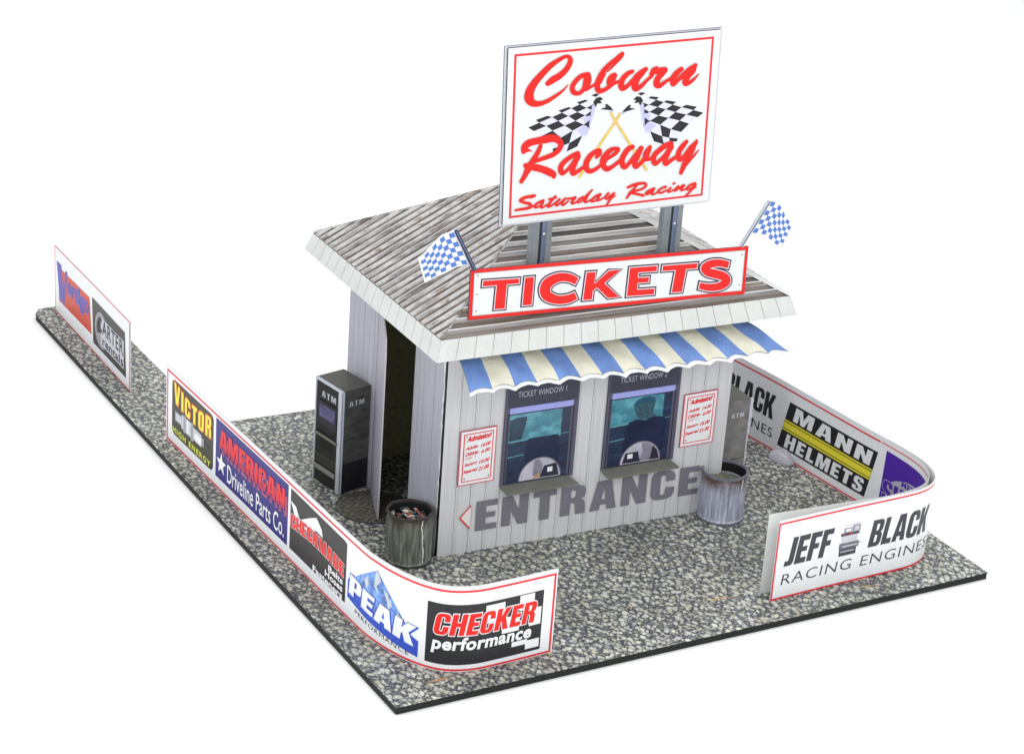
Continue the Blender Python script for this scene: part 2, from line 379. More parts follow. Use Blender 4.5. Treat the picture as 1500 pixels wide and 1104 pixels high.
def inset(P, d):
    c = np.mean(P, 0); return [tuple(np.array(p) + (c - p) / np.linalg.norm(c - p) * d) for p in P]
I2 = inset(OUT, .012)
core = mesh('board_core', [(x, y, -.0125) for x, y in I2] + [(x, y, -.088) for x, y in I2],
            [tuple(range(n)), tuple(range(2 * n - 1, n - 1, -1))] + [(i + n, (i + 1) % n + n, (i + 1) % n, i) for i in range(n)], BOARD, pav)

# ------------------------------------------------------------------ manhole cover
MC = (-.19, 1.50); MR = .46
mh = thing('manhole_cover', (MC[0], MC[1], 0), 'round dark manhole cover in the asphalt by the open booth door', 'manhole cover')
def ring(cx, cy, r0, r1, z0, z1, n=48):
    V, F = [], []
    for k in range(n):
        a = 2 * math.pi * k / n; c, s = math.cos(a), math.sin(a)
        V += [(cx + r0 * c, cy + r0 * s, z0), (cx + r0 * c, cy + r0 * s, z1), (cx + r1 * c, cy + r1 * s, z1), (cx + r1 * c, cy + r1 * s, z0)]
    for k in range(n):
        a, b = 4 * k, 4 * ((k + 1) % n)
        for i in range(4): F.append((a + i, a + (i + 1) % 4, b + (i + 1) % 4, b + i))
    return V, F
DK = mat('cover_iron_dark', (58, 55, 50), .6, .2, 40); DM = mat('cover_iron', (104, 101, 92), .55, .2, 30, amp2=.2, sc2=6)
mesh('plate', *ring(*MC, .0005, MR - .03, .001, .003), DK, mh)
mesh('outer_ring', *ring(*MC, MR - .012, MR, .001, .008), DK, mh)
mesh('inner_ring', *ring(*MC, MR - .05, MR - .022, .001, .007), DM, mh)
def clipc(P, c, r):
    P = [np.array(p, float) for p in P]; ins = [np.hypot(*(p - c)) < r for p in P]
    if not any(ins): return None
    cc = np.mean([p for p, i in zip(P, ins) if i], 0)
    out = []
    for p, i in zip(P, ins):
        if not i:
            a, b = cc, p
            for _ in range(18):
                mm = (a + b) / 2
                if np.hypot(*(mm - c)) < r: a = mm
                else: b = mm
            p = a
        out.append(tuple(p))
    return out
bl = .075
for i in range(-8, 9):
    for j in range(-8, 9):
        if (i + j) % 4 in (0,): q = [(i, j), (i + 2, j), (i + 2, j + 1), (i, j + 1)]
        elif (i + j) % 4 == 2: q = [(i, j), (i + 1, j), (i + 1, j + 2), (i, j + 2)] 
        else: continue
        g = .09
        (ax, ay), (bx_, _), (_, cy_), _ = q
        q = [(ax + g, ay + g), (bx_ - g, ay + g), (bx_ - g, cy_ - g), (ax + g, cy_ - g)]
        q = [(MC[0] + (x * .8 - y * .6) * bl, MC[1] + (x * .6 + y * .8) * bl) for x, y in q]
        q = clipc(q, np.array(MC), MR - .055)
        if not q: continue
        A = abs(sum(q[k][0] * q[(k + 1) % 4][1] - q[(k + 1) % 4][0] * q[k][1] for k in range(4))) / 2
        if A < .0012: continue
        mesh('tread_block', *hexa([(x, y, .003) for x, y in q], [(x, y, .006) for x, y in q]), DM, mh)

PV = Flat((0, 0, 0), (1, 0, 0), (0, 1, 0))
TWG = mat('printed_twig', (186, 148, 96), .5, .15, 40)
for x, y, a, l in ((.13, -.12, .3, .10), (-1.2, -2.62, -.2, .34), (2.72, -2.1, -.1, .34), (4.62, -2.46, -.25, .26), (-.05, -.35, .8, .06), (1.6, -1.9, .6, .12), (3.1, -1.0, 2.2, .10)):
    c_1, s_1 = math.cos(a), math.sin(a); q = [(-.5, -.05), (-.2, -.09), (.2, .02), (.5, -.04), (.2, .1), (-.2, .03)]
    poly(PV, [(x + (p * c_1 - r * s_1) * l, y + (p * s_1 + r * c_1) * l) for p, r in q], 1, 'printed_twig', TWG, pav)

# ================================================================== TICKET BOOTH
W = 4.0; D = 2.857
booth = thing('ticket_booth', (2, 1.4, 0), 'grey metal sided ticket booth with corrugated hip roof, striped awning and ENTRANCE lettering', 'ticket booth')
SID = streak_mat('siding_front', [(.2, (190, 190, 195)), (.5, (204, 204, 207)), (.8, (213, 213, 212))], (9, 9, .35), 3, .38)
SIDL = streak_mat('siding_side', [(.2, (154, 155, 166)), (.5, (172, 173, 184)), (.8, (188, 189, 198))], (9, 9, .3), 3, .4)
SEAM = mat('siding_seam', (150, 150, 156), .6, .1, 30)
INS = mat('card_back_olive', (166, 162, 128), .8, .15, 15)
fw = mesh('front_wall', *box((0, .012, 0), (W, .05, 2.86)), SEAM, booth)
nb = 20; bw = W / nb
for k in range(nb):
    x0 = k * bw; d = random.uniform(0, .003)
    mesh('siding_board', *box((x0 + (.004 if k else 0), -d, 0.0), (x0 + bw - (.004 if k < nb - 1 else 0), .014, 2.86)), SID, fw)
    # narrow raised rib beside each joint
    if k: mesh('siding_rib', *box((x0 + .03, -.006, 0.0), (x0 + .038, .012, 2.86)), SID, fw)
def side_wall(y0, y1, z0=0., z1=2.86):
    w = mesh('side_wall', *box((.012, y0, z0), (.05, y1, z1)), SEAM, booth)
    n_ = max(1, round((y1 - y0) / .15)); b_ = (y1 - y0) / n_
    for k in range(n_):
        a = y0 + k * b_; d = random.uniform(0, .003)
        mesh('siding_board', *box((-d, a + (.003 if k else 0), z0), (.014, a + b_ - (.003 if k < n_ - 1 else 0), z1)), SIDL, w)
    return w
side_wall(.055, .885); side_wall(1.906, D); side_wall(.885, 1.906, 2.66, 2.86)
mesh('back_wall', *box((0.06, D - .05, 0), (W - .052, D, 2.86)), INS, booth)
rw = mesh('right_wall', *box((W - .05, .052, 0), (W - .012, D, 2.86)), SEAM, booth)
for k in range(14):
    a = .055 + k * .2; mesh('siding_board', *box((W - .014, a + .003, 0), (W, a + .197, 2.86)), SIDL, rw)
# inside lining of the walls (bare card)
mesh('inner_lining', *join([box((.052, .052, .01), (W - .052, .058, 2.84)), box((W - .058, .06, .01), (W - .052, D - .052, 2.84)),
                            box((.0525, 1.92, .01), (.058, D - .052, 2.84)), box((.0525, .06, .01), (.058, .87, 2.84))]), INS, booth)
mesh('ceiling_card', *box((-.3, -.38, 2.87), (W + .3, D + .38, 2.885)), INS, booth)
# torn glue seam at the near corner: black gap and frayed white edge
Vb, Fb, Vw, Fw_ = [], [], [], []
z = 0.0; random.seed(11)
zs = [0]
while zs[-1] < 2.8: zs.append(zs[-1] + random.uniform(.04, .12))
for k, z in enumerate(zs):
    w0 = .052 + random.uniform(-.006, .012); w1 = w0 + (random.uniform(.0, .035) if z > .9 else random.uniform(.004, .014))
    Vb += [(-.004, .004, z), (-.004, w0 + .004, z)]; Vw += [(-.0065, w0, z), (-.0065, w1 + .012, z)]
    if k: Fb.append((2 * k - 2, 2 * k - 1, 2 * k + 1, 2 * k)); Fw_.append((2 * k - 2, 2 * k - 1, 2 * k + 1, 2 * k))
mesh('black_corner_gap', Vb, Fb, mat('gap_black', (14, 14, 20), .6, .1, 20), booth)
mesh('torn_paper_edge', Vw, Fw_, mat('torn_white', (222, 224, 228), .8, .06, 60), booth)
# door leaf, standing ajar
hx, hy = -.012, 1.905; fx, fy = -.255, 1.155
dv = Vector((fx - hx, fy - hy, 0)); dl = dv.length; nrm = Vector((dv.y, -dv.x, 0)).normalized() * .016
prof = [(0, .004), (dl, .004), (dl, 2.2), (dl * .93, 2.42), (dl * .45, 2.6), (0, 2.64)]
Vd = [Vector((hx, hy, 0)) + dv.normalized() * a + Vector((0, 0, b)) for a, b in prof]
m_ = len(prof)
door = mesh('door', [tuple(v) for v in Vd] + [tuple(v + nrm) for v in Vd],
     [tuple(range(m_)), tuple(range(2 * m_ - 1, m_ - 1, -1))] + [(i, i + m_, (i + 1) % m_ + m_, (i + 1) % m_) for i in range(m_)],
     [mat('door_lavender', (168, 164, 178), .5, .1, 30), EDGE], booth, mi=[0, 0] + [1] * m_)
mesh('door_hinge_gap', *box((-.010, 1.906, .005), (-.004, 1.955, 2.62)), MATS['gap_black'], booth)

# ---- windows (printed, framed, with a folded shelf each)
FW = Flat((0, -.012, 0), (1, 0, 0), (0, 0, 1))
FRM = mat('window_frame_slate', (88, 86, 104), .4, .1, 40); FRD = mat('window_frame_dark', (52, 52, 64), .4, .12, 40)
HDR = mat('window_header', (62, 64, 78), .4, .14, 50, amp2=.1, sc2=5); BAR = mat('window_light_bar', (158, 164, 226), .35, .05, 30)
LET = mat('window_letter', (188, 190, 204), .4, .15, 60)
TEAL = streak_mat('pane_teal', [(.3, (48, 100, 120)), (.5, (66, 132, 150)), (.7, (112, 182, 194))], (1.5, 1, 2.5), 2.2, .2, .5)
DEEP = streak_mat('pane_deep', [(.3, (24, 32, 54)), (.55, (34, 50, 78)), (.8, (44, 78, 96))], (1.2, 1, 3.5), 2.6, .2, .5)
FIG = streak_mat('pane_figure', [(.3, (22, 38, 62)), (.6, (34, 66, 88)), (.85, (60, 104, 116))], (2, 1, 2), 3, .2, .5)
SILH = mat('pane_coat', (30, 38, 66), .25, .12, 20, amp2=.15, sc2=4)
LINE = mat('pane_ledge_line', (92, 146, 160), .3, .15, 20)
HOLE = mat('talk_hole_pale', (178, 176, 188), .4, .08, 20, amp2=.12, sc2=6); SLV = mat('talk_hole_sleeve', (128, 124, 140), .4, .12, 20, amp2=.15, sc2=8)
SKIN = mat('talk_hole_hand', (176, 140, 112), .4, .08, 20); KEY = mat('talk_hole_terminal', (44, 42, 60), .4, .1, 30); PAPER = mat('slip_white', (224, 226, 230), .4, .03, 30)
SHF = mat('shelf_olive_grey', (112, 113, 105), .5, .1, 30, amp2=.08, sc2=4)
def window(x0, x1, num, figure):
    zb = .85; zt = 2.36; gl = 1.765
    w = slab(FW, [(x0 - .07, zb - .02), (x1 + .10, zb - .02), (x1 + .10, zt), (x0 - .07, zt)], -.002, .012, 'window', (FRM, FRD, FRD), booth,
             label='ticket window %d with %s' % (num, 'a man in a cap behind the glass' if figure else 'an empty dim booth behind the glass'))
    s = Flat((0, -.024, 0), (1, 0, 0), (0, 0, 1))
    frame(s, x0 - .035, zb - .01, x1 + .05, gl + .02, .022, 1, 'frame', FRD, w)
    rect(s, x0 - .045, gl + .10, x1 + .075, zt, 1, 'header_panel', HDR, w)
    mesh('light_bar', *box((x0 - .01, -.038, gl + .02), (x1 + .02, -.025, gl + .095)), BAR, w)
    tx = x0 + .09
    text(s, 'TICKET WINDOW %d' % num, (tx, 1.985, tx + .66, 2.06), 3, LET, w, bold=-.004, space=1.05)
    pane = rect(s, x0, zb + .012, x1, gl, 1, 'pane', TEAL, w)
    m0 = (x0 + x1) / 2
    rect(s, x0, zb + .012, x1, 1.40, 2, 'counter_reflection', DEEP, w)
    rect(s, x1 - .12, 1.40, x1, gl, 2, 'dark_post_reflection', DEEP, w)
    poly(s, [(x0, 1.395), (x0 + .26, 1.41), (x0 + .26, 1.435), (x0, 1.42)], 4.3, 'ledge_line', LINE, w)
    poly(s, [(x0, 1.20), (x0 + .22, 1.215), (x0 + .22, 1.228), (x0, 1.213)], 4.3, 'ledge_line', LINE, w)
    poly(s, [(x1 - .24, 1.415), (x1, 1.43), (x1, 1.438), (x1 - .24, 1.423)], 3, 'ledge_line', LINE, w)
    if figure:
        # bust of a man with a flat cap, seen through tinted glass
        head = [(2.70, 1.44), (2.64, 1.50), (2.615, 1.57), (2.59, 1.615), (2.585, 1.65), (2.60, 1.68), (2.63, 1.715), (2.70, 1.745), (2.79, 1.745), (2.86, 1.71),
                (2.885, 1.66), (2.88, 1.60), (2.865, 1.55), (2.88, 1.50), (2.92, 1.47)]
        poly(s, head, 4, 'man_head', mat('pane_face', (58, 88, 98), .25, .15, 25, amp2=.2, sc2=10), w)
        cap = [(2.575, 1.655), (2.60, 1.70), (2.64, 1.735), (2.71, 1.757), (2.80, 1.757), (2.87, 1.725), (2.895, 1.665), (2.80, 1.668), (2.70, 1.675), (2.62, 1.648)]
        poly(s, cap, 5, 'man_cap', mat('pane_cap', (36, 84, 106), .25, .12, 25), w)
        many(s, [[(2.64, 1.622), (2.68, 1.628), (2.68, 1.616), (2.64, 1.612)], [(2.73, 1.63), (2.775, 1.634), (2.775, 1.62), (2.73, 1.618)],
                 [(2.665, 1.53), (2.735, 1.535), (2.73, 1.523), (2.67, 1.52)], [(2.69, 1.615), (2.70, 1.615), (2.685, 1.56), (2.672, 1.562)]], 6, 'man_features', FIG, w)
        coat = [(2.47, .90), (2.48, 1.38), (2.51, 1.42), (2.62, 1.46), (2.70, 1.45), (2.76, 1.43), (2.85, 1.47), (2.98, 1.46), (3.05, 1.43), (3.075, 1.38), (3.07, 1.10), (3.02, .90)]
        poly(s, coat, 3.5, 'man_coat', SILH, w)
    else:
        poly(s, [(x0 + .005, 1.30), (x0 + .16, 1.34), (x0 + .19, 1.50), (x0 + .23, 1.66), (x0 + .23, 1.72), (x0 + .1, 1.725), (x0 + .005, 1.70)], 2.6, 'dark_shape', FIG, w)
        poly(s, [(x0 + .24, .95), (x0 + .25, 1.40), (x0 + .29, 1.425), (x1 - .16, 1.425), (x1 - .13, 1.38), (x1 - .12, .95)], 3, 'dark_coat_shape', SILH, w)
    cx = m0 + (.04 if figure else .045); r = .285
    semi = [(cx + r * math.cos(a), zb + .018 + .97 * r * math.sin(a)) for a in np.linspace(0, math.pi, 19)]
    poly(s, [(cx + (x - cx) * 1.06, zb + .018 + (z_ - zb - .018) * 1.06) for x, z_ in semi], 6.5, 'talk_hole_rim', FRM, w)
    poly(s, semi, 8, 'talk_hole', HOLE, w)
    if figure:
        poly(s, [(cx - .02, zb + .03), (cx + .03, zb + .15), (cx + .0, zb + .29), (cx + .10, zb + .27), (cx + .2, zb + .2), (cx + .24, zb + .03)], 9, 'sleeve', SLV, w)
        poly(s, [(cx + .14, zb + .03), (cx + .17, zb + .22), (cx + .235, zb + .16), (cx + .28, zb + .03)], 10, 'dark_sleeve_edge', KEY, w)
        k0 = cx - .20
        poly(s, [(k0 - .06, zb + .03), (k0 - .02, zb + .17), (k0 + .16, zb + .17), (k0 + .20, zb + .03)], 11, 'card_terminal', KEY, w)
        rect(s, k0 + .01, zb + .09, k0 + .085, zb + .15, 12, 'paper_slip', PAPER, w)
    else:
        poly(s, [(cx - .10, zb + .07), (cx - .09, zb + .26), (cx - .02, zb + .285), (cx + .03, zb + .2), (cx + .02, zb + .04)], 9, 'sleeve', SLV, w)
        poly(s, [(cx - .10, zb + .03), (cx - .02, zb + .10), (cx + .02, zb + .03)], 10, 'hand', SKIN, w)
        k0 = cx + .02
        poly(s, [(k0 - .02, zb + .03), (k0 + .03, zb + .18), (k0 + .20, zb + .20), (k0 + .245, zb + .03)], 11, 'card_terminal', KEY, w)
        rect(s, k0 + .08, zb + .09, k0 + .15, zb + .155, 12, 'paper_slip', PAPER, w)
    # folded shelf
    a0, a1 = x0 - .05, x1 + .04
    mesh('shelf', *hexa([(a0, -.19, .775), (a1 + .06, -.19, .775), (a1, -.02, .80), (a0 - .01, -.02, .80)],
                        [(a0, -.19, .80), (a1 + .06, -.19, .80), (a1, -.02, .845), (a0 - .01, -.02, .845)]), SHF, w)
window(.855, 1.69, 1, False)
window(2.265, 3.13, 2, True)

# ---- lettering on the wall
ENT = mat('entrance_grey', (118, 115, 126), .45, .12, 50)
heavy(FW, 'ENTRANCE', (.49, .275, 3.66, .672), 2, ENT, booth, gap=.17, name='entrance_lettering')
ARW = mat('arrow_fill', (226, 224, 218), .45, .04, 30)
poly(FW, [(.275, .49), (.415, .635), (.415, .32)], 2, 'arrow', ARW, booth)
many(FW, [[(.262, .49), (.285, .49), (.418, .625), (.412, .642)], [(.262, .485), (.412, .315), (.418, .335), (.285, .488)]], 3, 'arrow_outline', CRIM, booth)

# ---- roof: four corrugated faces, corrugations running left to right
xl, xr, yf, yb, ze = -.350, 4.405, -.463, 3.30, 3.056
A = np.array([(xl + xr) / 2, (yf + yb) / 2 + .02, 4.244])
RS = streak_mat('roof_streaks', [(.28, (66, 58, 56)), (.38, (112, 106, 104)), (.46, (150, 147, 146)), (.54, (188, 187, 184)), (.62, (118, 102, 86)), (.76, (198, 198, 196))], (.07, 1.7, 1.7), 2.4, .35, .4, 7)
RV = streak_mat('roof_valley_shade', [(.28, (46, 41, 41)), (.40, (80, 74, 74)), (.48, (122, 116, 112)), (.57, (84, 70, 58)), (.76, (148, 144, 138))], (.07, 1.7, 1.7), 2.1, .4, .3, 7)  # streak print, with shade of valleys and falling flanks painted into the colour
RR = streak_mat('roof_ridge_highlight', [(.3, (164, 162, 160)), (.45, (216, 216, 216)), (.7, (232, 232, 234))], (.25, 2, 2), 3, .3, .4)  # bright highlight lines along the ridge tops, printed into the colour
roof = mesh('roof', [(xl, yf, ze - .012), (xr, yf, ze - .012), (xr, yb, ze - .012), (xl, yb, ze - .012), (A[0], A[1], A[2] - .05)],
            [(0, 1, 4), (1, 2, 4), (2, 3, 4), (3, 0, 4), (3, 2, 1, 0)], INS, booth)
def corr_face(p0, p1, mode, name):
    p0 = np.array(p0, float); p1 = np.array(p1, float); nrm = np.cross(p1 - p0, A - p0); nrm /= np.linalg.norm(nrm)
    if nrm[2] < 0: nrm = -nrm
    per = .142; V, F, MI = [], [], []
    if mode == 'up':         # eave along y, corrugations up the slope; rows step along the eave
        Lt = np.linalg.norm(p1 - p0)
    else: Lt = np.linalg.norm(A - (p0 + p1) / 2)
    prof_ = [(0, 0), (.28, 0), (.42, .35), (.62, .80), (.76, 1), (.84, 1), (.94, .3)]
    ss = [0]; hs = [0]; k = 0
    while True:
        for a, h in prof_:
            s_ = (k + a) * per
            if s_ > 0: ss.append(s_); hs.append(h)
        k += 1
        if k * per > Lt: break
    arr = [(a, b) for a, b in zip(ss, hs) if a <= Lt]; arr.append((Lt, 0))
    tA = np.dot(A - p0, (p1 - p0)) / np.dot(p1 - p0, p1 - p0)
    for s_, h in arr:
        t = s_ / Lt
        if mode == 'up':
            a = p0 + (p1 - p0) * t
            tt = t / tA if t < tA else (1 - t) / (1 - tA)
            b = a + (A - (p0 + (p1 - p0) * tA)) * max(tt, .0001)
        else:
            a = p0 + (A - p0) * t; b = p1 + (A - p1) * t
        o = nrm * (.001 + .022 * h)
        V += [tuple(a + o), tuple(b + o)]
    for i in range(1, len(arr)):
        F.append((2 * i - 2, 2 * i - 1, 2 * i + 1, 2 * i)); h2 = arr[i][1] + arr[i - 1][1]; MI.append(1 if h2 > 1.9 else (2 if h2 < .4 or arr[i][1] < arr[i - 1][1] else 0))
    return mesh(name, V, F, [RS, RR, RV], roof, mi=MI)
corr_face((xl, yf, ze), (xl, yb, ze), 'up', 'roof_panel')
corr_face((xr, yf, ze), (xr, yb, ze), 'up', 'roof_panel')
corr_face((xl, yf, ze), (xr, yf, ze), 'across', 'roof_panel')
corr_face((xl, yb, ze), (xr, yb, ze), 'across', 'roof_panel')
FAS = mat('fascia_offwhite', (202, 205, 202), .42, .04, 30, amp2=.04, sc2=3)
def capstrip(p, q, w, name, m_, lift=.018):
    p = Vector(p); q = Vector(q); d = (q - p).normalized(); s_ = d.cross(Vector((0, 0, 1))).normalized() * w; up = Vector((0, 0, lift))
    V = [p + s_, p - s_, q - s_, q + s_, p + up * 1.4, q + up * 1.4]
    V = [tuple(v + up * .2) for v in V]
    mesh(name, V, [(0, 4, 5, 3), (4, 1, 2, 5), (0, 1, 4), (3, 5, 2)], m_, roof)
capstrip((xr, yf, ze), A, .035, 'hip_strip', FAS, .03)
capstrip((xr, yb, ze), A, .035, 'hip_strip', FAS, .03)
capstrip((xl, yb, ze), A, .02, 'hip_strip', RS)
capstrip((xl, yf, ze), A, .018, 'hip_strip', RS, .02)
# ---- fascia tiles
fl = .079; zf = 2.822
fas = mesh('fascia', [(xl, yf, ze - .006), (xr, yf, ze - .006), (xr, yb, ze - .006), (xl, yb, ze - .006), (xl - fl, yf - fl, zf), (xr + fl, yf - fl, zf), (xr + fl, yb + fl, zf), (xl - fl, yb + fl, zf),
                      (xl + .01, yf + .01, ze - .02), (xr - .01, yf + .01, ze - .02), (xr - .01, yb - .01, ze - .02), (xl + .01, yb - .01, ze - .02),
                      (xl - fl + .01, yf - fl + .01, zf), (xr + fl - .01, yf - fl + .01, zf), (xr + fl - .01, yb + fl - .01, zf), (xl - fl + .01, yb + fl - .01, zf)],
           [(0, 4, 5, 1), (1, 5, 6, 2), (2, 6, 7, 3), (3, 7, 4, 0), (8, 9, 13, 12), (9, 10, 14, 13), (10, 11, 15, 14), (11, 8, 12, 15), (4, 12, 13, 5), (5, 13, 14, 6), (6, 14, 15, 7), (7, 15, 12, 4)],
           mat('fascia_seam', (186, 188, 182), .6, .05, 20), booth)
def tiles(a0, a1, b0, b1, n_):
    a0, a1, b0, b1 = [Vector(v) for v in (a0, a1, b0, b1)]
    nn = (a1 - a0).cross(b0 - a0).normalized()
    ctr = Vector((2, 1.4, 2.9))
    if nn.dot(a0 - ctr) < 0: nn = -nn
    for k in range(n_):
        g = .010
        t0 = k / n_ + (g / 2 / (a1 - a0).length if k else 0); t1 = (k + 1) / n_ - (g / 2 / (a1 - a0).length if k < n_ - 1 else 0)
        P = [a0.lerp(a1, t0), a0.lerp(a1, t1), b0.lerp(b1, t1), b0.lerp(b1, t0)]
        h = .006
        V = [tuple(p + nn * .0005) for p in P] + [tuple(p + nn * h) for p in P]
        mesh('fascia_tile', V, [(4, 5, 6, 7), (0, 1, 5, 4), (1, 2, 6, 5), (2, 3, 7, 6), (3, 0, 4, 7)], FAS, fas)
c_ = {'lf': ((xl, yf, ze), (xl - fl, yf - fl, zf)), 'rf': ((xr, yf, ze), (xr + fl, yf - fl, zf)), 'rb': ((xr, yb, ze), (xr + fl, yb + fl, zf)), 'lb': ((xl, yb, ze), (xl - fl, yb + fl, zf))}
tiles(c_['lf'][0], c_['rf'][0], c_['lf'][1], c_['rf'][1], 21)
tiles(c_['lb'][0], c_['lf'][0], c_['lb'][1], c_['lf'][1], 17)
tiles(c_['rf'][0], c_['rb'][0], c_['rf'][1], c_['rb'][1], 17)
tiles(c_['rb'][0], c_['lb'][0], c_['rb'][1], c_['lb'][1], 21)

# ---- awning
AWB = mat('awning_blue', (106, 138, 198), .5, .1, 50, amp2=.16, sc2=4); AWC = mat('awning_cream', (216, 214, 196), .5, .05, 50, amp2=.09, sc2=4)
aw = mesh('awning', [(0.05, -.02, 2.70), (3.98, -.02, 2.70), (3.98, -.02, 2.76), (.05, -.02, 2.76)], [(0, 1, 2, 3)], WHITE, booth)
sec = crom([(-.015, 2.765), (-.15, 2.735), (-.30, 2.675), (-.42, 2.60), (-.52, 2.52), (-.605, 2.425)], 3)[:, :2]
cumw = np.r_[0, np.cumsum(np.hypot(*np.diff(sec, axis=0).T))]; AL = cumw[-1]
def awp(s_, t, h=0):        # s_ 0..1 across, t 0..1 down
    u = t * AL; y = np.interp(u, cumw, sec[:, 0]); z = np.interp(u, cumw, sec[:, 1])
    if t > 1: y -= (u - AL) * .7; z -= (u - AL) * .72
    xa = -.0 - .02 * t; xb = 3.86 + .51 * t ** 1.4
    x = xa + (xb - xa) * s_
    w_ = (.009 * math.sin(23 * s_ + 4 * t) * math.sin(7 * t + 31 * s_) + .006 * math.sin(57 * s_ - 9 * t)) * min(1, 2.2 * t); z += .01 * math.sin(s_ * 9) * t + h * .75 + w_; y -= h * .6
    return (x, y, z - .05 * s_ * t)
NS = 15
for k in range(NS):
    V, F, MI = [], [], []; nu, nv = 8, 10
    for layer, h in ((0, .012), (1, .002)):
        for i in range(nu + 1):
            s_ = (k + i / nu) / NS; arch = math.sin(math.pi * i / nu)
            for j in range(nv + 1):
                t = j / nv * (1.0 - .055 * arch)
                V.append(awp(s_, t, h + .006 * arch * t))
    M_ = (nu + 1) * (nv + 1)
    for i in range(nu):
        for j in range(nv):
            a = i * (nv + 1) + j; q = (a, a + 1, a + nv + 2, a + nv + 1)
            F.append(q); MI.append(0); F.append(tuple(x + M_ for x in reversed(q))); MI.append(1)
        a = i * (nv + 1) + nv; F.append((a, a + M_, a + M_ + nv + 1, a + nv + 1)); MI.append(2)
    for i in ((0,) if k == 0 else ()) + ((nu,) if k == NS - 1 else ()):
        for j in range(nv):
            a = i * (nv + 1) + j; F.append((a, a + 1, a + 1 + M_, a + M_)); MI.append(2)
    mesh('awning_stripe', V, F, [AWB if k % 2 == 0 else AWC, WHITE, mat('awning_outline', (90, 84, 76), .6, .1, 30)], aw, mi=MI, smooth=False,
         label='blue awning stripe' if k % 2 == 0 else 'cream awning stripe')
V, F = [], []
nu = 15 * 8; rows = 4
for h in (-.002, -.016):
    for i in range(nu + 1):
        s_ = i / nu; arch = abs(math.sin(math.pi * s_ * NS)) ; r_ = (.5 + .5 * math.sin(i * 1.7)) * .008
        for j, t in enumerate((.0, .4, .8, 1.055 - .058 * arch + r_)): V.append(awp(s_, t, h))
M_ = (nu + 1) * 4
for i in range(nu):
    for j in range(3):
        a = i * 4 + j; F.append((a, a + 1, a + 5, a + 4)); F.append(tuple(x + M_ for x in (a + 4, a + 5, a + 1, a)))
    a = i * 4 + 3; F.append((a, a + M_, a + M_ + 4, a + 4))
mesh('awning_card_edge', V, F, WHITE, aw)

# ================================================================== SIGNS
def admission(x0, x1, z0, z1, label):
    t = thing('price_sign', ((x0 + x1) / 2, -.02, z0), label, 'price sign', 'admission price signs on the front wall')
    s = Flat((0, -.022, 0), (1, 0, 0), (0, 0, 1))
    b = slab(s, [(x0, z0), (x1, z0 + .01), (x1, z1 + .015), (x0, z1)], -.008, .002, 'board', (mat('sign_rose', (214, 80, 92), .4, .05, 40), mat('sign_edge_dark', (90, 60, 66), .5, .05, 20), EDGE), t)
    q = lambda p, r: (x0 + p * (x1 - x0), z0 + r * (z1 - z0) + .012 * p)
    def quad(a, b_, c, d): return [q(a, b_), q(c, b_), q(c, d), q(a, d)]
    poly(s, quad(.025, .015, .975, .985), 3, 'white_rim', WHITE, t)
    poly(s, quad(.095, .06, .915, .94), 4, 'red_rim', CRIM, t)
    poly(s, quad(.125, .078, .885, .922), 5, 'panel', WHITE, t)
    def tx(st, a, b_, c, d, sh=.25, bold=.035):
        H = (d - b_) * (z1 - z0)
        text(s, st, (0, 0, 1, 1), 6.5, RED, t, bold=bold, space=1.0,
             warp=lambda p, r: (x0 + (a + p * (c - a)) * (x1 - x0) + sh * H * (r - .5), z0 + (b_ + r * (d - b_)) * (z1 - z0) + .012 * (a + p * (c - a)) + .02 * p))
    tx('Admission', .19, .79, .84, .895, .3, .045)
    tx('Adults', .17, .64, .50, .705); tx('14.00', .58, .655, .84, .725)
    tx('Children', .16, .53, .52, .60); tx('6.00', .60, .545, .84, .615)
    tx('Under 12', .17, .47, .46, .515, .1, -.005)
    tx('Seniors', .16, .345, .50, .405); tx('10.00', .56, .355, .84, .425)
    tx('Reserved', .15, .215, .52, .28); tx('21.00', .56, .225, .84, .30)
    for px, pz in ((.17, .89), (.84, .89), (.17, .12), (.84, .12)):
        c = q(px, pz); poly(s, [(c[0] + .01 * math.cos(a), c[1] + .01 * math.sin(a)) for a in np.linspace(0, 5.5, 8)], 6.5, 'screw', INK, t)
admission(.205, .69, .925, 1.645, 'white price sign with red script beside the left booth corner, left of ticket window 1')
admission(3.31, 3.80, .972, 1.695, 'white price sign with red script near the right booth corner, right of ticket window 2')

def rectsurf(TL, TR, BR, BL):
    TL, TR, BR, BL = [Vector(v) for v in (TL, TR, BR, BL)]
    return Flat(BL, BR - BL, TL - BL), (BR - BL).length, (TL - BL).length
# ---- TICKETS board
TS, tw, th_ = rectsurf((.0765, -.258, 3.792), (3.775, -.364, 3.733), (3.764, -.402, 3.134), (.0659, -.296, 3.193))
tk = thing('tickets_sign', (1.9, -.33, 3.12), 'long white sign with red border reading TICKETS on the front roof edge', 'sign')
slab(TS, [(0, 0), (tw, 0), (tw, th_), (0, th_)], -.03, 0, 'board', (mat('sign_white', (222, 225, 225), .3, .015, 30), mat('sign_edge_charcoal', (58, 56, 62), .6, .1, 20), EDGE), tk)
frame(TS, .0, .0, tw, th_, .042, 1, 'red_border', RED, tk)
frame(TS, .0425, .0425, tw - .0425, th_ - .0425, .006, 2, 'border_line', GREYP, tk)
def homog(src, dst):
    Mx, My = [], []
    for (x, y), (u, v) in zip(src, dst):
        Mx.append([x, y, 1, 0, 0, 0, -u * x, -u * y]); My.append(u); Mx.append([0, 0, 0, x, y, 1, -v * x, -v * y]); My.append(v)
    H_ = np.append(np.linalg.solve(np.array(Mx), np.array(My)), 1).reshape(3, 3)
    def f(x, y): p = H_ @ np.array([x, y, 1.]); return p[0] / p[2], p[1] / p[2]
    return f
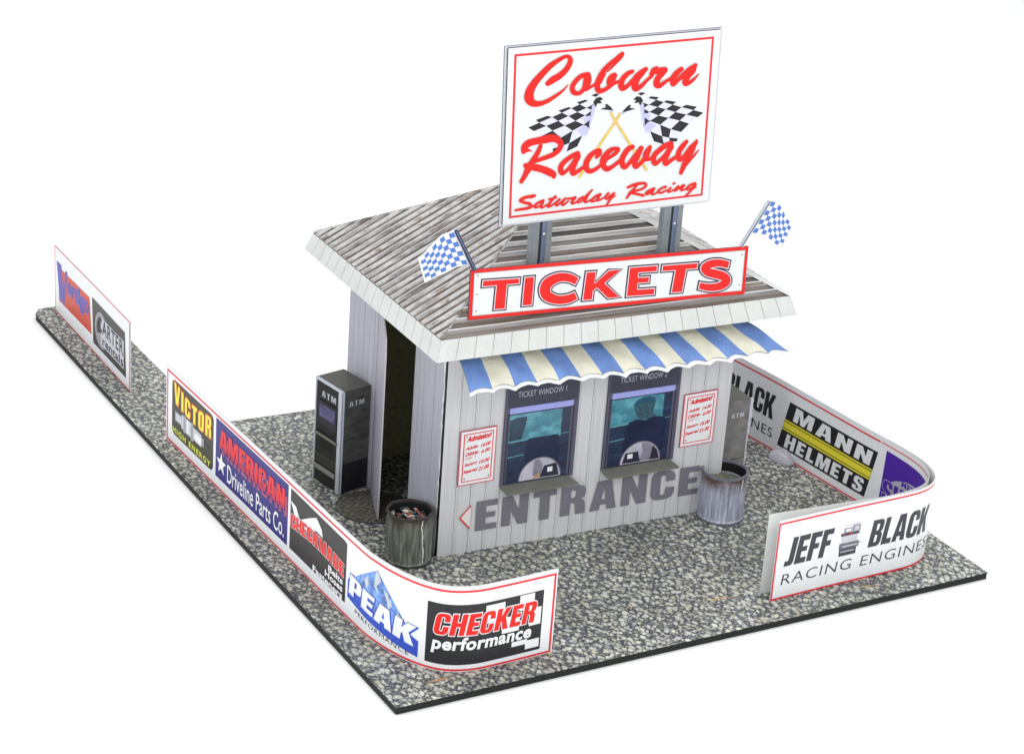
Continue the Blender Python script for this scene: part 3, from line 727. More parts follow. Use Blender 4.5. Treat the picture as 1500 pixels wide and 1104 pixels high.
OUTL = mat('print_outline_violet', (52, 44, 66), .4, .1, 40)
TA = Sub(TS, homog([(89, 167), (1256, 69), (1241, 267), (78, 379)], [(0, th_), (tw, th_), (tw, 0), (0, 0)]))     # lettering drawn in its own units
TP = [[(140, 213), (293, 203), (291, 223), (240, 227), (231, 329), (188, 332), (198, 231), (138, 236)], [(318, 199), (355, 196), (345, 313), (307, 316)],
      [(578, 178), (615, 175), (610, 225), (672, 170), (722, 166), (652, 222), (716, 280), (668, 284), (622, 240), (604, 254), (601, 290), (563, 293)],
      [(760, 158), (873, 150), (871, 172), (795, 177), (793, 200), (840, 197), (838, 218), (792, 221), (790, 250), (863, 245), (861, 268), (748, 277)],
      [(898, 150), (1042, 139), (1040, 160), (995, 163), (978, 258), (936, 261), (952, 167), (896, 171)]]
TC = [[(536, 214, 30), (505, 200, 34), (462, 198, 36), (418, 218, 42), (402, 248, 44), (412, 276, 44), (455, 292, 36), (500, 288, 34), (532, 274, 30)],
      [(1172, 146, 28), (1135, 138, 30), (1098, 142, 32), (1074, 158, 34), (1086, 176, 34), (1120, 184, 36), (1155, 196, 36), (1162, 216, 36), (1138, 234, 32), (1096, 240, 30), (1052, 233, 26)]]
for g_, l_, m_, nm in ((9, 3, OUTL, 'letter_outline'), (3.6, 5.2, mat('print_inline_pale', (226, 214, 222), .4, .03, 30), 'letter_inline'), (0, 7.4, RED, 'letter')):
    for P in TP: poly(TA, grow(P, g_) if g_ else P, l_, nm, m_, tk)
    for P in TC: strokes(TA, [P], l_, m_, tk, nm, grow_=g_)
for px, pz in ((.09, th_ - .075), (.09, th_ / 2), (.09, .1), (tw - .085, th_ - .1), (tw - .085, .12)):
    poly(TS, [(px + .009 * math.cos(a), pz + .009 * math.sin(a)) for a in np.linspace(0, 5.5, 8)], 2, 'screw', INK, tk)

# ---- raceway billboard
BS, bw_, bh = rectsurf((.615, .213, 6.217), (3.287, -.005, 6.339), (3.386, .027, 4.219), (.7146, .2446, 4.096))
bb = thing('billboard', (2.1, .25, 3.5), 'tall white billboard reading Coburn Raceway Saturday Racing with crossed chequered flags, above the roof', 'billboard')
slab(BS, [(0, 0), (bw_, 0), (bw_, bh), (0, bh)], -.032, 0, 'board', (MATS['sign_white'], MATS['sign_edge_charcoal'], EDGE), bb)
slab(BS, [(-.03, -.03), (bw_ + .035, -.03), (bw_ + .035, bh + .015), (-.03, bh + .015)], -.06, -.0325, 'backing_board', (mat('backing_grey', (212, 216, 222), .5, .04, 20), mat('backing_edge', (96, 104, 120), .6, .1, 20), EDGE), bb)
frame(BS, .075, .075, bw_ - .085, bh - .075, .028, 1, 'red_border', CRIM, bb)
src = [(744, 72), (1057, 43), (1037, 295), (737, 329)]; dst = [(0, bh), (bw_, bh), (bw_, 0), (0, 0)]
Mx, My = [], []
for (x, y), (u, v) in zip(src, dst):
    Mx.append([x, y, 1, 0, 0, 0, -u * x, -u * y]); My.append(u); Mx.append([0, 0, 0, x, y, 1, -v * x, -v * y]); My.append(v)
Hm = np.append(np.linalg.solve(np.array(Mx), np.array(My)), 1).reshape(3, 3)
def artwork(x, y): p = Hm @ np.array([x, y, 1.]); return p[0] / p[2], p[1] / p[2]
def draw(ox, oy, sc=10.714): return Sub(BS, lambda x, y: artwork(ox + x / sc, oy + y / sc))
# chequered flags of the artwork
G = {-2: [(505, 540), (620, 490), (745, 445), (860, 390), (975, 350), (1060, 300), (1150, 272)],
     -1: [(540, 572), (655, 520), (795, 460), (900, 412), (1000, 365), (1090, 322), (1180, 285)],
     0: [(600, 610), (732, 554), (860, 500), (970, 448), (1065, 405), (1165, 360), (1235, 322)],
     1: [(690, 660), (800, 605), (930, 550), (1045, 500), (1150, 440), (1225, 385), (1250, 360)],
     2: [(770, 735), (890, 680), (1015, 605), (1135, 540), (1212, 480), (1235, 450), (1240, 440)],
     3: [(800, 800), (900, 770), (980, 738), (1120, 655), (1200, 575), (1205, 560), (1210, 550)],
     4: [(810, 830), (885, 815), (950, 830), (1065, 775), (1165, 665), (1170, 660), (1175, 655)]}
mx0 = (artwork(773.4, 187.7)[0] + artwork(1029.9, 166)[0]) / 2
my_l = artwork(773.4, 187.7)[1]; my_r = artwork(1029.9, 166)[1]
def flagart(mirror):
    bl_, lv = [], []
    for j in range(-2, 4):
        for i in range(0, 6):
            if j >= 2 and i > 3: continue
            q = [G[j][i], G[j][i + 1], G[j + 1][i + 1], G[j + 1][i]]
            pts = [artwork(700 + x / 7.36, 110 + y / 7.36) for x, y in q]
            if mirror: pts = [(2 * mx0 - u, v + my_r - my_l) for u, v in pts]
            k = (i - 1 + j) % 2
            if j == -2 and k: continue
            (bl_ if k == 0 else lv).append(pts if not mirror else pts[::-1])
    return bl_, lv
LAV = mat('print_lavender_shade', (214, 216, 232), .4, .05, 20); GOLD = mat('print_gold', (222, 190, 96), .4, .08, 30, amp2=.1, sc2=8)
PHT = mat('print_silk_lavender', (188, 190, 232), .4, .05, 30)
for mir in (False, True):
    b_, l_ = flagart(mir)
    many(BS, l_, 1, 'flag_white_squares', LAV, bb); many(BS, b_, 2, 'flag_black_squares', BLACK, bb)
    def mp(P):
        P = [artwork(700 + x / 7.36, 110 + y / 7.36) for x, y in P]
        return [(2 * mx0 - u, v + my_r - my_l) for u, v in P][::-1] if mir else P
    many(BS, [mp([(1125, 480), (1195, 440), (1215, 480), (1150, 520)]), mp([(1060, 600), (1150, 545), (1200, 590), (1120, 650)])], 3, 'flag_lavender_folds', PHT, bb)
    many(BS, [mp([(1225, 330), (1262, 350), (1215, 520), (1180, 600), (1165, 650), (1140, 660), (1190, 560), (1200, 480)])], 3.5, 'flag_fold_shadow', PHT, bb)
    many(BS, [mp([(1235, 300), (1265, 255), (1310, 240), (1345, 268), (1310, 280), (1330, 310), (1280, 312), (1262, 350)]),
              mp([(1310, 375), (1375, 350), (1360, 325), (1385, 318), (1425, 350), (1450, 385), (1400, 382)]), mp([(1215, 225), (1265, 205), (1300, 215), (1262, 240)])], 4, 'flag_curl', BLACK, bb)
    many(BS, [mp([(1400, 385), (1450, 385), (1462, 395), (1440, 410)])], 4.5, 'flag_collar', PHT, bb)
z6 = Sub(BS, lambda x, y: artwork(740 + x / 4.6, 60 + y / 4.6))
strokes(z6, [[(768, 492, 15), (740, 545, 16), (620, 720, 17), (495, 918, 18)]], 5, GOLD, bb, 'flag_pole')
strokes(z6, [[(708, 488, 15), (740, 545, 16), (830, 690, 17), (945, 870, 18)]], 6.5, GOLD, bb, 'flag_pole')
A_ = draw(760, 70); B_ = draw(890, 70); C_ = draw(755, 185); D_ = draw(885, 185); E_ = draw(750, 255); F_ = draw(890, 255)
strokes(A_, [[(440, 570, 80), (520, 510, 105), (620, 450, 100), (710, 370, 88), (770, 280, 84), (795, 200, 78), (768, 148, 62), (700, 150, 58), (600, 205, 70), (480, 290, 88), (360, 410, 98), (240, 550, 112), (165, 680, 132), (150, 800, 150), (205, 872, 120), (310, 885, 82), (430, 845, 68), (560, 765, 54), (680, 675, 36), (765, 578, 8)],
             [(1075, 420, 66), (985, 440, 72), (890, 515, 76), (826, 620, 76), (846, 705, 84), (930, 720, 68), (1000, 660, 70), (1050, 560, 120), (1065, 480, 120), (1078, 425, 70)],
             [(1040, 655, 70), (1115, 620, 46), (1210, 560, 40)],
             [(1345, 400, 8), (1400, 355, 30), (1500, 250, 40), (1590, 150, 50), (1620, 90, 44), (1590, 100, 44), (1500, 185, 58), (1400, 270, 66), (1310, 370, 74), (1250, 480, 84), (1215, 590, 90), (1240, 680, 90), (1330, 665, 64), (1420, 600, 70)],
             [(1340, 420, 26), (1290, 500, 40), (1265, 560, 30)],
             [(1395, 560, 70), (1410, 500, 80), (1450, 450, 75), (1495, 430, 66), (1475, 500, 60), (1440, 570, 70), (1350, 660, 60)],
             [(1440, 590, 60), (1520, 545, 44), (1570, 530, 44)]], 8, RED, bb, name='word_coburn_start')
strokes(B_, [[(378, 375, 62), (305, 410, 76), (235, 480, 84), (200, 560, 92), (215, 640, 96), (290, 610, 64), (380, 520, 66), (440, 455, 66)],
             [(592, 335, 66), (520, 400, 100), (445, 480, 118), (415, 570, 108), (425, 650, 94), (520, 600, 66), (600, 520, 52), (680, 450, 50)],
             [(762, 310, 40), (715, 355, 84), (680, 420, 78)], [(700, 375, 80), (800, 365, 106), (890, 345, 86)],
             [(895, 355, 80), (840, 410, 92), (775, 490, 92), (755, 580, 98), (800, 600, 82), (880, 550, 56), (975, 485, 46)],
             [(1150, 335, 70), (1085, 390, 84), (1020, 480, 92), (1012, 570, 76), (1035, 575, 56), (1095, 510, 60), (1200, 415, 84), (1300, 335, 90), (1375, 270, 56)],
             [(1370, 280, 62), (1330, 365, 88), (1255, 450, 84), (1208, 540, 90), (1230, 575, 66), (1320, 520, 52), (1430, 412, 14)],
             [(20, 590, 60), (90, 565, 46), (170, 530, 46)]], 8.5, RED, bb, name='word_coburn_end')
strokes(C_, [[(115, 415, 50), (130, 340, 96), (200, 270, 112), (330, 235, 108), (460, 210, 125), (570, 190, 122), (655, 220, 112), (702, 290, 84), (670, 370, 80), (585, 445, 76), (460, 495, 72), (330, 540, 62), (230, 570, 60)],
             [(125, 395, 80), (190, 380, 46), (255, 396, 8)], [(388, 310, 60), (335, 430, 76), (260, 550, 84), (200, 660, 104), (150, 760, 76), (112, 830, 68), (85, 870, 58)],
             [(160, 620, 86), (260, 640, 108), (380, 665, 110), (500, 710, 116), (580, 755, 108), (592, 795, 60)],
             [(965, 430, 78), (880, 470, 72), (780, 540, 76), (708, 620, 80), (700, 700, 82), (728, 745, 60), (800, 690, 52), (880, 600, 62), (960, 500, 86), (975, 435, 62)],
             [(970, 470, 86), (915, 590, 86), (880, 700, 80), (895, 750, 66), (960, 710, 62), (1060, 640, 50), (1110, 590, 60)],
             [(1255, 500, 40), (1290, 440, 90), (1305, 385, 72), (1240, 405, 72), (1160, 470, 80), (1102, 570, 90), (1100, 660, 92), (1150, 708, 80), (1240, 680, 62), (1320, 620, 52), (1400, 560, 50)]], 8, RED, bb, name='word_raceway_start')
strokes(D_, [[(15, 530, 50), (90, 480, 56), (155, 435, 62), (205, 368, 66), (165, 352, 50), (100, 372, 70), (30, 430, 80), (-30, 520, 90), (-30, 610, 90), (25, 675, 84), (110, 640, 62), (200, 570, 56), (265, 520, 60)],
             [(428, 328, 76), (370, 360, 82), (312, 430, 86), (268, 520, 86), (272, 610, 84), (310, 648, 70), (390, 570, 62), (480, 470, 84), (575, 338, 56)],
             [(565, 350, 74), (500, 470, 104), (462, 570, 88), (480, 642, 74), (560, 580, 60), (630, 500, 80), (675, 400, 80), (706, 328, 56)],
             [(700, 340, 60), (645, 430, 88), (630, 500, 70), (665, 525, 60), (750, 500, 60)],
             [(1035, 278, 84), (940, 315, 84), (850, 385, 80), (775, 460, 80), (762, 550, 80), (788, 600, 60), (870, 530, 56), (960, 440, 62), (1030, 340, 90), (1042, 285, 60)],
             [(1030, 320, 80), (980, 440, 82), (938, 540, 76), (950, 600, 66), (1020, 550, 62), (1120, 485, 54)],
             [(1285, 245, 56), (1220, 320, 80), (1162, 410, 82), (1148, 500, 80), (1180, 532, 70), (1260, 460, 66), (1350, 350, 82), (1430, 265, 60), (1442, 220, 26)],
             [(1425, 265, 50), (1370, 380, 80), (1290, 500, 86), (1232, 640, 76), (1190, 740, 58)], [(1245, 640, 50), (1330, 540, 46), (1400, 465, 36), (1475, 378, 14)]], 8.5, RED, bb, name='word_raceway_end')
strokes(E_, [[(290, 375, 14), (345, 345, 34), (355, 328, 30), (300, 345, 48), (200, 365, 50), (130, 410, 50), (185, 440, 46), (270, 460, 50), (298, 500, 50), (230, 532, 46), (140, 545, 42), (55, 560, 36)],
             [(490, 410, 38), (400, 450, 40), (345, 508, 40), (400, 512, 30), (470, 460, 34), (490, 415, 30)], [(480, 440, 38), (445, 500, 40), (470, 520, 32), (540, 475, 26)],
             [(675, 345, 34), (600, 430, 38), (555, 500, 42), (590, 502, 32), (660, 455, 28)], [(575, 392, 34), (680, 368, 34)],
             [(740, 390, 34), (680, 450, 36), (690, 490, 36), (760, 440, 34), (830, 380, 36)], [(830, 380, 34), (775, 460, 38), (800, 482, 32), (875, 420, 26)],
             [(860, 385, 30), (930, 380, 36), (990, 362, 34), (930, 430, 40), (940, 462, 34), (1010, 430, 26)],
             [(1110, 360, 38), (1050, 390, 36), (1015, 440, 36), (1070, 432, 28), (1150, 350, 40), (1245, 250, 30)], [(1185, 320, 38), (1130, 420, 42), (1150, 440, 30), (1220, 405, 26)],
             [(1375, 315, 36), (1300, 350, 38), (1225, 420, 36), (1290, 420, 28), (1375, 325, 30)], [(1355, 350, 36), (1320, 408, 36), (1350, 412, 30), (1430, 370, 26)],
             [(1500, 300, 36), (1450, 365, 36), (1475, 392, 32), (1530, 340, 36), (1595, 298, 28)], [(1590, 305, 30), (1540, 380, 36), (1500, 440, 32), (1470, 485, 26)], [(1520, 405, 26), (1615, 335, 14)]], 8, RED, bb, name='word_saturday')
strokes(F_, [[(300, 215, 36), (380, 180, 46), (480, 155, 46), (570, 150, 42), (588, 190, 38), (520, 240, 36), (420, 268, 36), (340, 282, 34)], [(440, 190, 34), (390, 245, 36), (340, 300, 46), (285, 380, 30)], [(345, 300, 38), (440, 315, 40), (545, 340, 44)],
             [(720, 230, 36), (640, 260, 36), (582, 310, 36), (620, 318, 30), (705, 250, 36)], [(705, 255, 36), (675, 310, 38), (710, 322, 30), (790, 278, 26)],
             [(890, 215, 36), (900, 200, 34), (830, 230, 34), (775, 280, 36), (830, 298, 34), (900, 260, 28)], [(975, 222, 32), (930, 272, 38), (960, 285, 30), (1040, 245, 26)], [(1020, 160, 34), (1042, 145, 26)],
             [(1095, 195, 32), (1035, 270, 34), (1100, 232, 34), (1190, 175, 34), (1135, 250, 34), (1170, 258, 28), (1240, 225, 22)],
             [(1360, 150, 36), (1280, 182, 36), (1222, 240, 36), (1270, 242, 28), (1375, 168, 30)], [(1365, 178, 34), (1290, 270, 34), (1215, 345, 30)], [(1300, 255, 22), (1388, 208, 14)]], 8, RED, bb, name='word_racing')
# ---- billboard posts
PG = mat('post_grey', (136, 142, 146), .45, .1, 20, amp2=.1, sc2=3); PB = mat('post_blue_grey', (112, 124, 152), .4, .1, 20, amp2=.15, sc2=4); PD = mat('post_dark', (58, 60, 64), .6, .1, 20)
def post(cx, cy):
    z0 = 3.35 + .632 * (cy - .05) - .05; z1 = 5.6
    p = mesh('post', *box((cx - .035, cy - .02, z0), (cx + .005, cy + .03, z1)), PD, bb)
    mesh('left_flange', *box((cx - .135, cy - .04, z0), (cx - .035, cy + .06, z1)), PG, p)
    mesh('right_flange', *box((cx + .06, cy - .04, z0), (cx + .135, cy + .06, z1)), PG, p)
    mesh('web_face', *box((cx + .0055, cy - .032, z0), (cx + .0595, cy + .03, z1)), PB, p)
    bm = bmesh.new(); bmesh.ops.create_icosphere(bm, subdivisions=2, radius=.018)
    V = [(v.co.x + cx + .03, v.co.y * .6 + cy - .036, v.co.z + 3.93) for v in bm.verts]; F = [tuple(v.index for v in f.verts) for f in bm.faces]; bm.free()
    mesh('rivet', V, F, mat('rivet_bright', (220, 222, 224), .3, 0, 10), p, smooth=True)
post(1.25, .29); post(2.975, .17)

# ---- two small flags at the ends of the TICKETS board
def flag(y, pole, top, bot, cols, rows, border, pole_mats, label, lean):
    t = thing('racing_flag', (pole[1][0], y, pole[1][1]), label, 'flag', 'blue chequered flags on the TICKETS sign')
    s = Flat((0, y, 0), (1, 0, 0), (0, 0, 1))
    T = crom([(*p, 0) for p in top], 6)[:, :2]; B = crom([(*p, 0) for p in bot], 6)[:, :2]
    def samp(P, t_):
        c = np.r_[0, np.cumsum(np.hypot(*np.diff(P, axis=0).T))]; return np.array([np.interp(t_ * c[-1], c, P[:, k]) for k in (0, 1)])
    o = [samp(T, k / 10) for k in range(11)] + [samp(B, 1 - k / 10) for k in range(11)]
    c = np.mean(o, 0)
    big = [tuple(p + (p - c) / np.linalg.norm(p - c) * border) for p in o]
    big = big if cols > 0 else big[::-1]
    slab(s, big, -.012, 0, 'cloth', (WHITE, EDGE, WHITE), t)
    nc = abs(cols); sq = []
    for i in range(nc):
        for j in range(rows):
            if (i + j) % 2 == 0:
                q = []
                for a, b_ in ((i, j), (i + 1, j), (i + 1, j + 1), (i, j + 1)):
                    P0 = samp(T, a / nc); P1 = samp(B, a / nc); w = b_ / rows
                    q.append(tuple(P0 + (P1 - P0) * w))
                sq.append(q)
    many(s, sq, 1.5, 'blue_squares', BLUE, t)
    (ax, az), (bx2, bz) = pole; d = np.array([bx2 - ax, bz - az]); d /= np.hypot(*d); nn = np.array([-d[1], d[0]])
    w0 = .02
    V = []
    for (px, pz) in ((ax, az), (bx2, bz)):
        for yy in (-.022, .022):
            for sg in (-1, 1): V.append((px + nn[0] * w0 * sg, y + yy - .004, pz + nn[1] * w0 * sg))
    F = [(0, 1, 5, 4), (2, 6, 7, 3), (0, 4, 6, 2), (1, 3, 7, 5), (0, 2, 3, 1), (4, 5, 7, 6)]
    mesh('pole', V, F, pole_mats[0], t)
    V2 = [(v[0] + nn[0] * .012 * pole_mats[2], v[1] - .003, v[2] + nn[1] * .012 * pole_mats[2]) for v in V]
    k_ = [V[0], V[1], V[5], V[4]]; mid = lambda a, b_, f: tuple(a[i] + (b_[i] - a[i]) * f for i in range(3))
    st = [mid(V[0], V[1], .35), mid(V[0], V[1], .6), mid(V[4], V[5], .6), mid(V[4], V[5], .35)]
    mesh('pole_highlight', [(a, b_ - .003, c_2) for a, b_, c_2 in st], [(0, 1, 2, 3)], pole_mats[1], t)
PN = mat('pole_navy', (48, 50, 74), .4, .1, 20); PL = mat('pole_sheen', (110, 122, 168), .3, .1, 20)
PWt = mat('pole_pale', (186, 192, 202), .5, .04, 20)
flag(-.29, ((-.168, 4.30), (.105, 3.80)), [(-.195, 4.285), (-.268, 4.262), (-.335, 4.24), (-.438, 4.14), (-.52, 4.06), (-.595, 4.02)],
     [(.015, 3.875), (-.12, 3.875), (-.207, 3.85), (-.273, 3.822), (-.357, 3.795), (-.50, 3.73)], 8, 7, .022, (PN, PL, 1),
     'small blue chequered flag on a dark pole, left end of the TICKETS sign', 0)
flag(-.34, ((4.015, 4.285), (3.672, 3.735)), [(4.055, 4.271), (4.169, 4.218), (4.248, 4.116), (4.291, 4.036), (4.401, 3.949)],
     [(3.822, 3.892), (3.948, 3.87), (4.051, 3.821), (4.161, 3.724), (4.276, 3.669)], 8, 7, .006, (PWt, PN, 1),
     'small blue chequered flag on a pale pole, right end of the TICKETS sign', 0)

# ================================================================== ATM machines
ATM = streak_mat('atm_side', [(.3, (58, 58, 58)), (.6, (84, 84, 82)), (.8, (96, 96, 92))], (2, 2, 6), 3, .35)
ATF = mat('atm_front', (42, 42, 40), .35, .15, 30, amp2=.15, sc2=4); ATT = mat('atm_top', (78, 77, 68), .4, .1, 30, amp2=.1, sc2=2)
ATL = mat('atm_letters', (196, 198, 210), .4, .04, 30); ATW = mat('atm_white_edge', (198, 204, 214), .5, .05, 30)
def atm(Bc, Cc_, Dd, H, label, front_detail, side_mat):
    """Bc near-left-bottom corner of the lettered side, Cc_ its right end, Dd far end of the front face"""
    Bv, Cv, Dv = [Vector((*p, 0)) for p in (Bc, Cc_, Dd)]
    E_2 = Cv + (Dv - Bv); c = (Bv + Cv + Dv + E_2) / 4
    t = thing('atm', tuple(c), label, 'cash machine', 'cash machines beside the booth')
    up = Vector((0, 0, H))
    body = mesh('cabinet', [tuple(v + Vector((0, 0, .004))) for v in (Bv, Cv, E_2, Dv)] + [tuple(v + up) for v in (Bv, Cv, E_2, Dv)],
                [(0, 1, 5, 4), (1, 2, 6, 5), (2, 3, 7, 6), (3, 0, 4, 7), (4, 5, 6, 7), (3, 2, 1, 0)], [side_mat, ATF, ATT], t, mi=[0, 0, 0, 1, 2, 1])
    sd = Flat(Bv, Cv - Bv, (0, 0, 1)); sw = (Cv - Bv).length
    fr = Flat(Dv, Bv - Dv, (0, 0, 1)); fwid = (Bv - Dv).length
    return t, sd, sw, fr, fwid
t, sd, sw, fr, fwid = atm((-.44, 1.965), (-.02, 2.07), (-.555, 2.55), 1.42, 'dark ATM left of the open booth door, against the left wall', True, ATM)
heavy(sd, 'ATM', (.10, 1.19, .34, 1.265), 1, ATL, t, gap=.22, fat=-.04)
rect(sd, 0, .735, sw, .742, 1, 'seam_line', BLACK, t); rect(sd, 0, .02, sw, .42, .6, 'dark_kick_panel', mat('atm_base_dark', (34, 33, 36), .4, .1, 20), t)
slab(sd, [(0, .004), (.022, .004), (.022, 1.415), (0, 1.415)], 0, .008, 'white_edge_strip', (ATW, ATW, ATW), t)
slab(fr, [(fwid - .075, .004), (fwid - .005, .004), (fwid - .005, 1.418), (fwid - .075, 1.418)], .004, .018, 'white_corner_strip', (ATW, ATW, ATW), t)
slab(fr, [(0.0, .004), (.022, .004), (.022, 1.418), (0, 1.418)], .0, .012, 'white_edge_strip', (ATW, ATW, ATW), t)
slab(fr, [(0.0, 1.395), (fwid - .0, 1.395), (fwid - .0, 1.425), (0, 1.425)], -.01, .016, 'white_top_strip', (ATW, ATW, ATW), t)
heavy(fr, 'ATM', (.13, 1.19, .45, 1.28), 2, ATL, t, gap=.2, fat=-.03)
slab(fr, rrect(.08, .82, .50, 1.14, .02), 0, .02, 'screen_bezel', (mat('atm_bezel', (56, 54, 62), .4, .1, 20), BLACK, BLACK), t)
slab(fr, rrect(.12, .93, .46, 1.10, .01), .02, .023, 'screen', (mat('atm_screen_violet', (98, 92, 132), .25, .15, 20, amp2=.3, sc2=7), BLACK, BLACK), t)
rect(fr, .12, .86, .30, .90, 6.5, 'key_row', GREYP, t)
slab(fr, [(.04, .66), (.53, .66), (.53, .70), (.04, .70)], 0, .03, 'ledge', (mat('atm_trim', (128, 124, 112), .35, .1, 20), BLACK, BLACK), t)
for k in range(4): rect(fr, .12, .50 + k * .035, .42, .515 + k * .035, 1.5, 'slot', mat('atm_slot', (24, 24, 22), .4, .1, 20), t)
slab(fr, [(.05, .18), (.50, .18), (.50, .25), (.05, .25)], 0, .02, 'lower_trim', (mat('atm_lower_trim', (156, 154, 146), .35, .1, 20), BLACK, BLACK), t)
rect(fr, .05, .26, .50, .40, 1, 'lower_panel', mat('atm_lower_panel', (64, 62, 54), .4, .1, 20), t)
ATG = streak_mat('atm_side_grey', [(.3, (104, 102, 98)), (.6, (130, 128, 124)), (.8, (142, 140, 136))], (2, 2, 3), 3, .35)
t, sd, sw, fr, fwid = atm((4.012, .10), (4.43, .14), (4.03, .69), 1.43, 'grey ATM behind the right-hand trash can, against the right booth wall', False, ATG)
heavy(sd, 'ATM', (.13, 1.19, .34, 1.255), 1, ATL, t, gap=.22, fat=-.04)
rect(sd, 0, .60, sw, .608, 1, 'seam_line', BLACK, t)
for k in range(26):        # frayed white card edge down the outer corner
    z0 = k * .055 + .002; w = random.uniform(.012, .030) * (1.5 if k > 18 else .8)
    slab(sd, [(sw - .004, z0), (sw + w, z0), (sw + w * random.uniform(.7, 1.2), z0 + .056), (sw - .004, z0 + .056)], -.012, .006 + .0003 * k, 'frayed_edge', (ATW, ATW, ATW), t)

# ================================================================== TRASH CANS
def can(cx, cy, r, H, sides, label, mats_, litter, rot=0, hue=None):
    t = thing('trash_can', (cx, cy, 0), label, 'trash can', 'fluted metal trash cans in front of the booth')
    n_ = 96
    def rad(a, z):
        if sides:
            k = math.pi * 2 / sides; b_ = (a - rot) % k - k / 2; rr = r * math.cos(k / 2) / math.cos(b_); rr = rr * .72 + r * .28 * .97
        else: rr = r
        fl_ = .006 * math.cos(a * 26) if .09 < z < H - .10 else 0
        return rr + fl_
    prof_z = [(.004, .012), (.035, .014), (.05, .0), (.085, 0), (.095, 0), (H * .5, 0), (H - .105, 0), (H - .095, 0), (H - .03, .0), (H - .025, .012), (H, .014), (H, -.006), (H - .03, -.012), (H - .32, -.014), (.30, -.02)]
    V, F, MI = [], [], []
    for z_, dr in prof_z:
        for k in range(n_):
            a = 2 * math.pi * k / n_; q = rad(a, z_) + dr; V.append((cx + q * math.cos(a), cy + q * math.sin(a), z_))
    for j in range(len(prof_z) - 1):
        for k in range(n_):
            F.append((j * n_ + k, j * n_ + (k + 1) % n_, (j + 1) * n_ + (k + 1) % n_, (j + 1) * n_ + k)); MI.append(1 if j >= 10 else 0)
    F.append(tuple((len(prof_z) - 1) * n_ + k for k in range(n_))); MI.append(1)
    mesh('barrel', V, F, [mats_[0], mats_[1]], t, mi=MI)
    for z0, z1, rr, nm in ((H - .028, H + .006, .018, 'rim'), (.006, .03, .02, 'base_band')):
        V, F = [], []
        for k in range(n_):
            a = 2 * math.pi * k / n_; c, s_ = math.cos(a), math.sin(a); q0 = rad(a, 0) - .010; q1 = rad(a, 0) + rr
            V += [(cx + q0 * c, cy + q0 * s_, z0), (cx + q0 * c, cy + q0 * s_, z1), (cx + q1 * c, cy + q1 * s_, z1), (cx + q1 * c, cy + q1 * s_, z0)]
        for k in range(n_):
            a, b_ = 4 * k, 4 * ((k + 1) % n_)
            for i in range(4): F.append((a + i, a + (i + 1) % 4, b_ + (i + 1) % 4, b_ + i))
        mesh(nm, V, F, mats_[2], t)
    # frayed white crease running down the front
    rs = random.Random(int(cx * 10)); P = []; a = mats_[4]
    zz = H + .004; V, F = [], []
    while zz > mats_[5]:
        a += rs.uniform(-.03, .03); w = rs.uniform(.010, .026)
        q = rad(a, .05) + .015
        V += [(cx + q * math.cos(a), cy + q * math.sin(a), zz), (cx + q * math.cos(a + w / r), cy + q * math.sin(a + w / r), zz)]
        zz -= .03
    for k in range(1, len(V) // 2): F.append((2 * k - 2, 2 * k - 1, 2 * k + 1, 2 * k))
    mesh('torn_crease', V, F, mats_[3], t)
    return t
def can_mat(name, stops, rust, H):
    m = streak_mat(name, stops, (14, 14, 1.2), 2.0, .35, .5); nt = m.node_tree; N = nt.nodes; L = nt.links
    tc = N.new('ShaderNodeTexCoord'); sx = N.new('ShaderNodeSeparateXYZ'); L.new(tc.outputs['Object'], sx.inputs[0])
    no = N.new('ShaderNodeTexNoise'); no.inputs['Scale'].default_value = 5; no.inputs['Detail'].default_value = 4; L.new(tc.outputs['Object'], no.inputs['Vector'])
    ad = N.new('ShaderNodeMath'); ad.operation = 'MULTIPLY_ADD'; ad.inputs[1].default_value = .3; L.new(no.outputs['Fac'], ad.inputs[0]); L.new(sx.outputs[2], ad.inputs[2])
    mr = N.new('ShaderNodeMapRange'); mr.inputs[1].default_value = H - .05; mr.inputs[2].default_value = H + .14; L.new(ad.outputs[0], mr.inputs[0])
    mx = N.new('ShaderNodeMix'); mx.data_type = 'RGBA'; L.new(mr.outputs[0], mx.inputs[0])
    b = N['Principled BSDF']; old = b.inputs['Base Color'].links[0].from_socket; L.new(old, mx.inputs[6]); mx.inputs[7].default_value = (*lin(rust), 1)
    L.new(mx.outputs[2], b.inputs['Base Color']); return m
C1 = can_mat('can_weathered', [(.3, (70, 74, 68)), (.5, (108, 112, 104)), (.62, (146, 150, 140)), (.8, (88, 92, 86))], (70, 58, 44), .65)
C2 = can_mat('can_galvanised', [(.3, (122, 125, 144)), (.5, (164, 167, 184)), (.62, (200, 202, 212)), (.8, (146, 150, 168))], (92, 70, 60), .62)
CI = mat('can_inside_black', (24, 22, 22), .7, .3, 20); TW = mat('can_torn_white', (214, 216, 210), .8, .1, 60)
CR1 = mat('can_rim_dark', (64, 60, 58), .5, .3, 25); CR2 = mat('can_rim_grey', (112, 112, 124), .5, .4, 30)
c1 = can(-.345, .095, .28, .655, 8, 'dark weathered trash can full of litter by the left booth corner', (C1, CI, CR1, TW, -1.45, .05), True, rot=.35)
cols = [(168, 160, 150), (96, 88, 84), (70, 84, 100), (150, 70, 50), (200, 196, 180), (60, 56, 58), (122, 112, 96), (176, 178, 186), (110, 60, 48), (52, 70, 84)]
rs = random.Random(5)
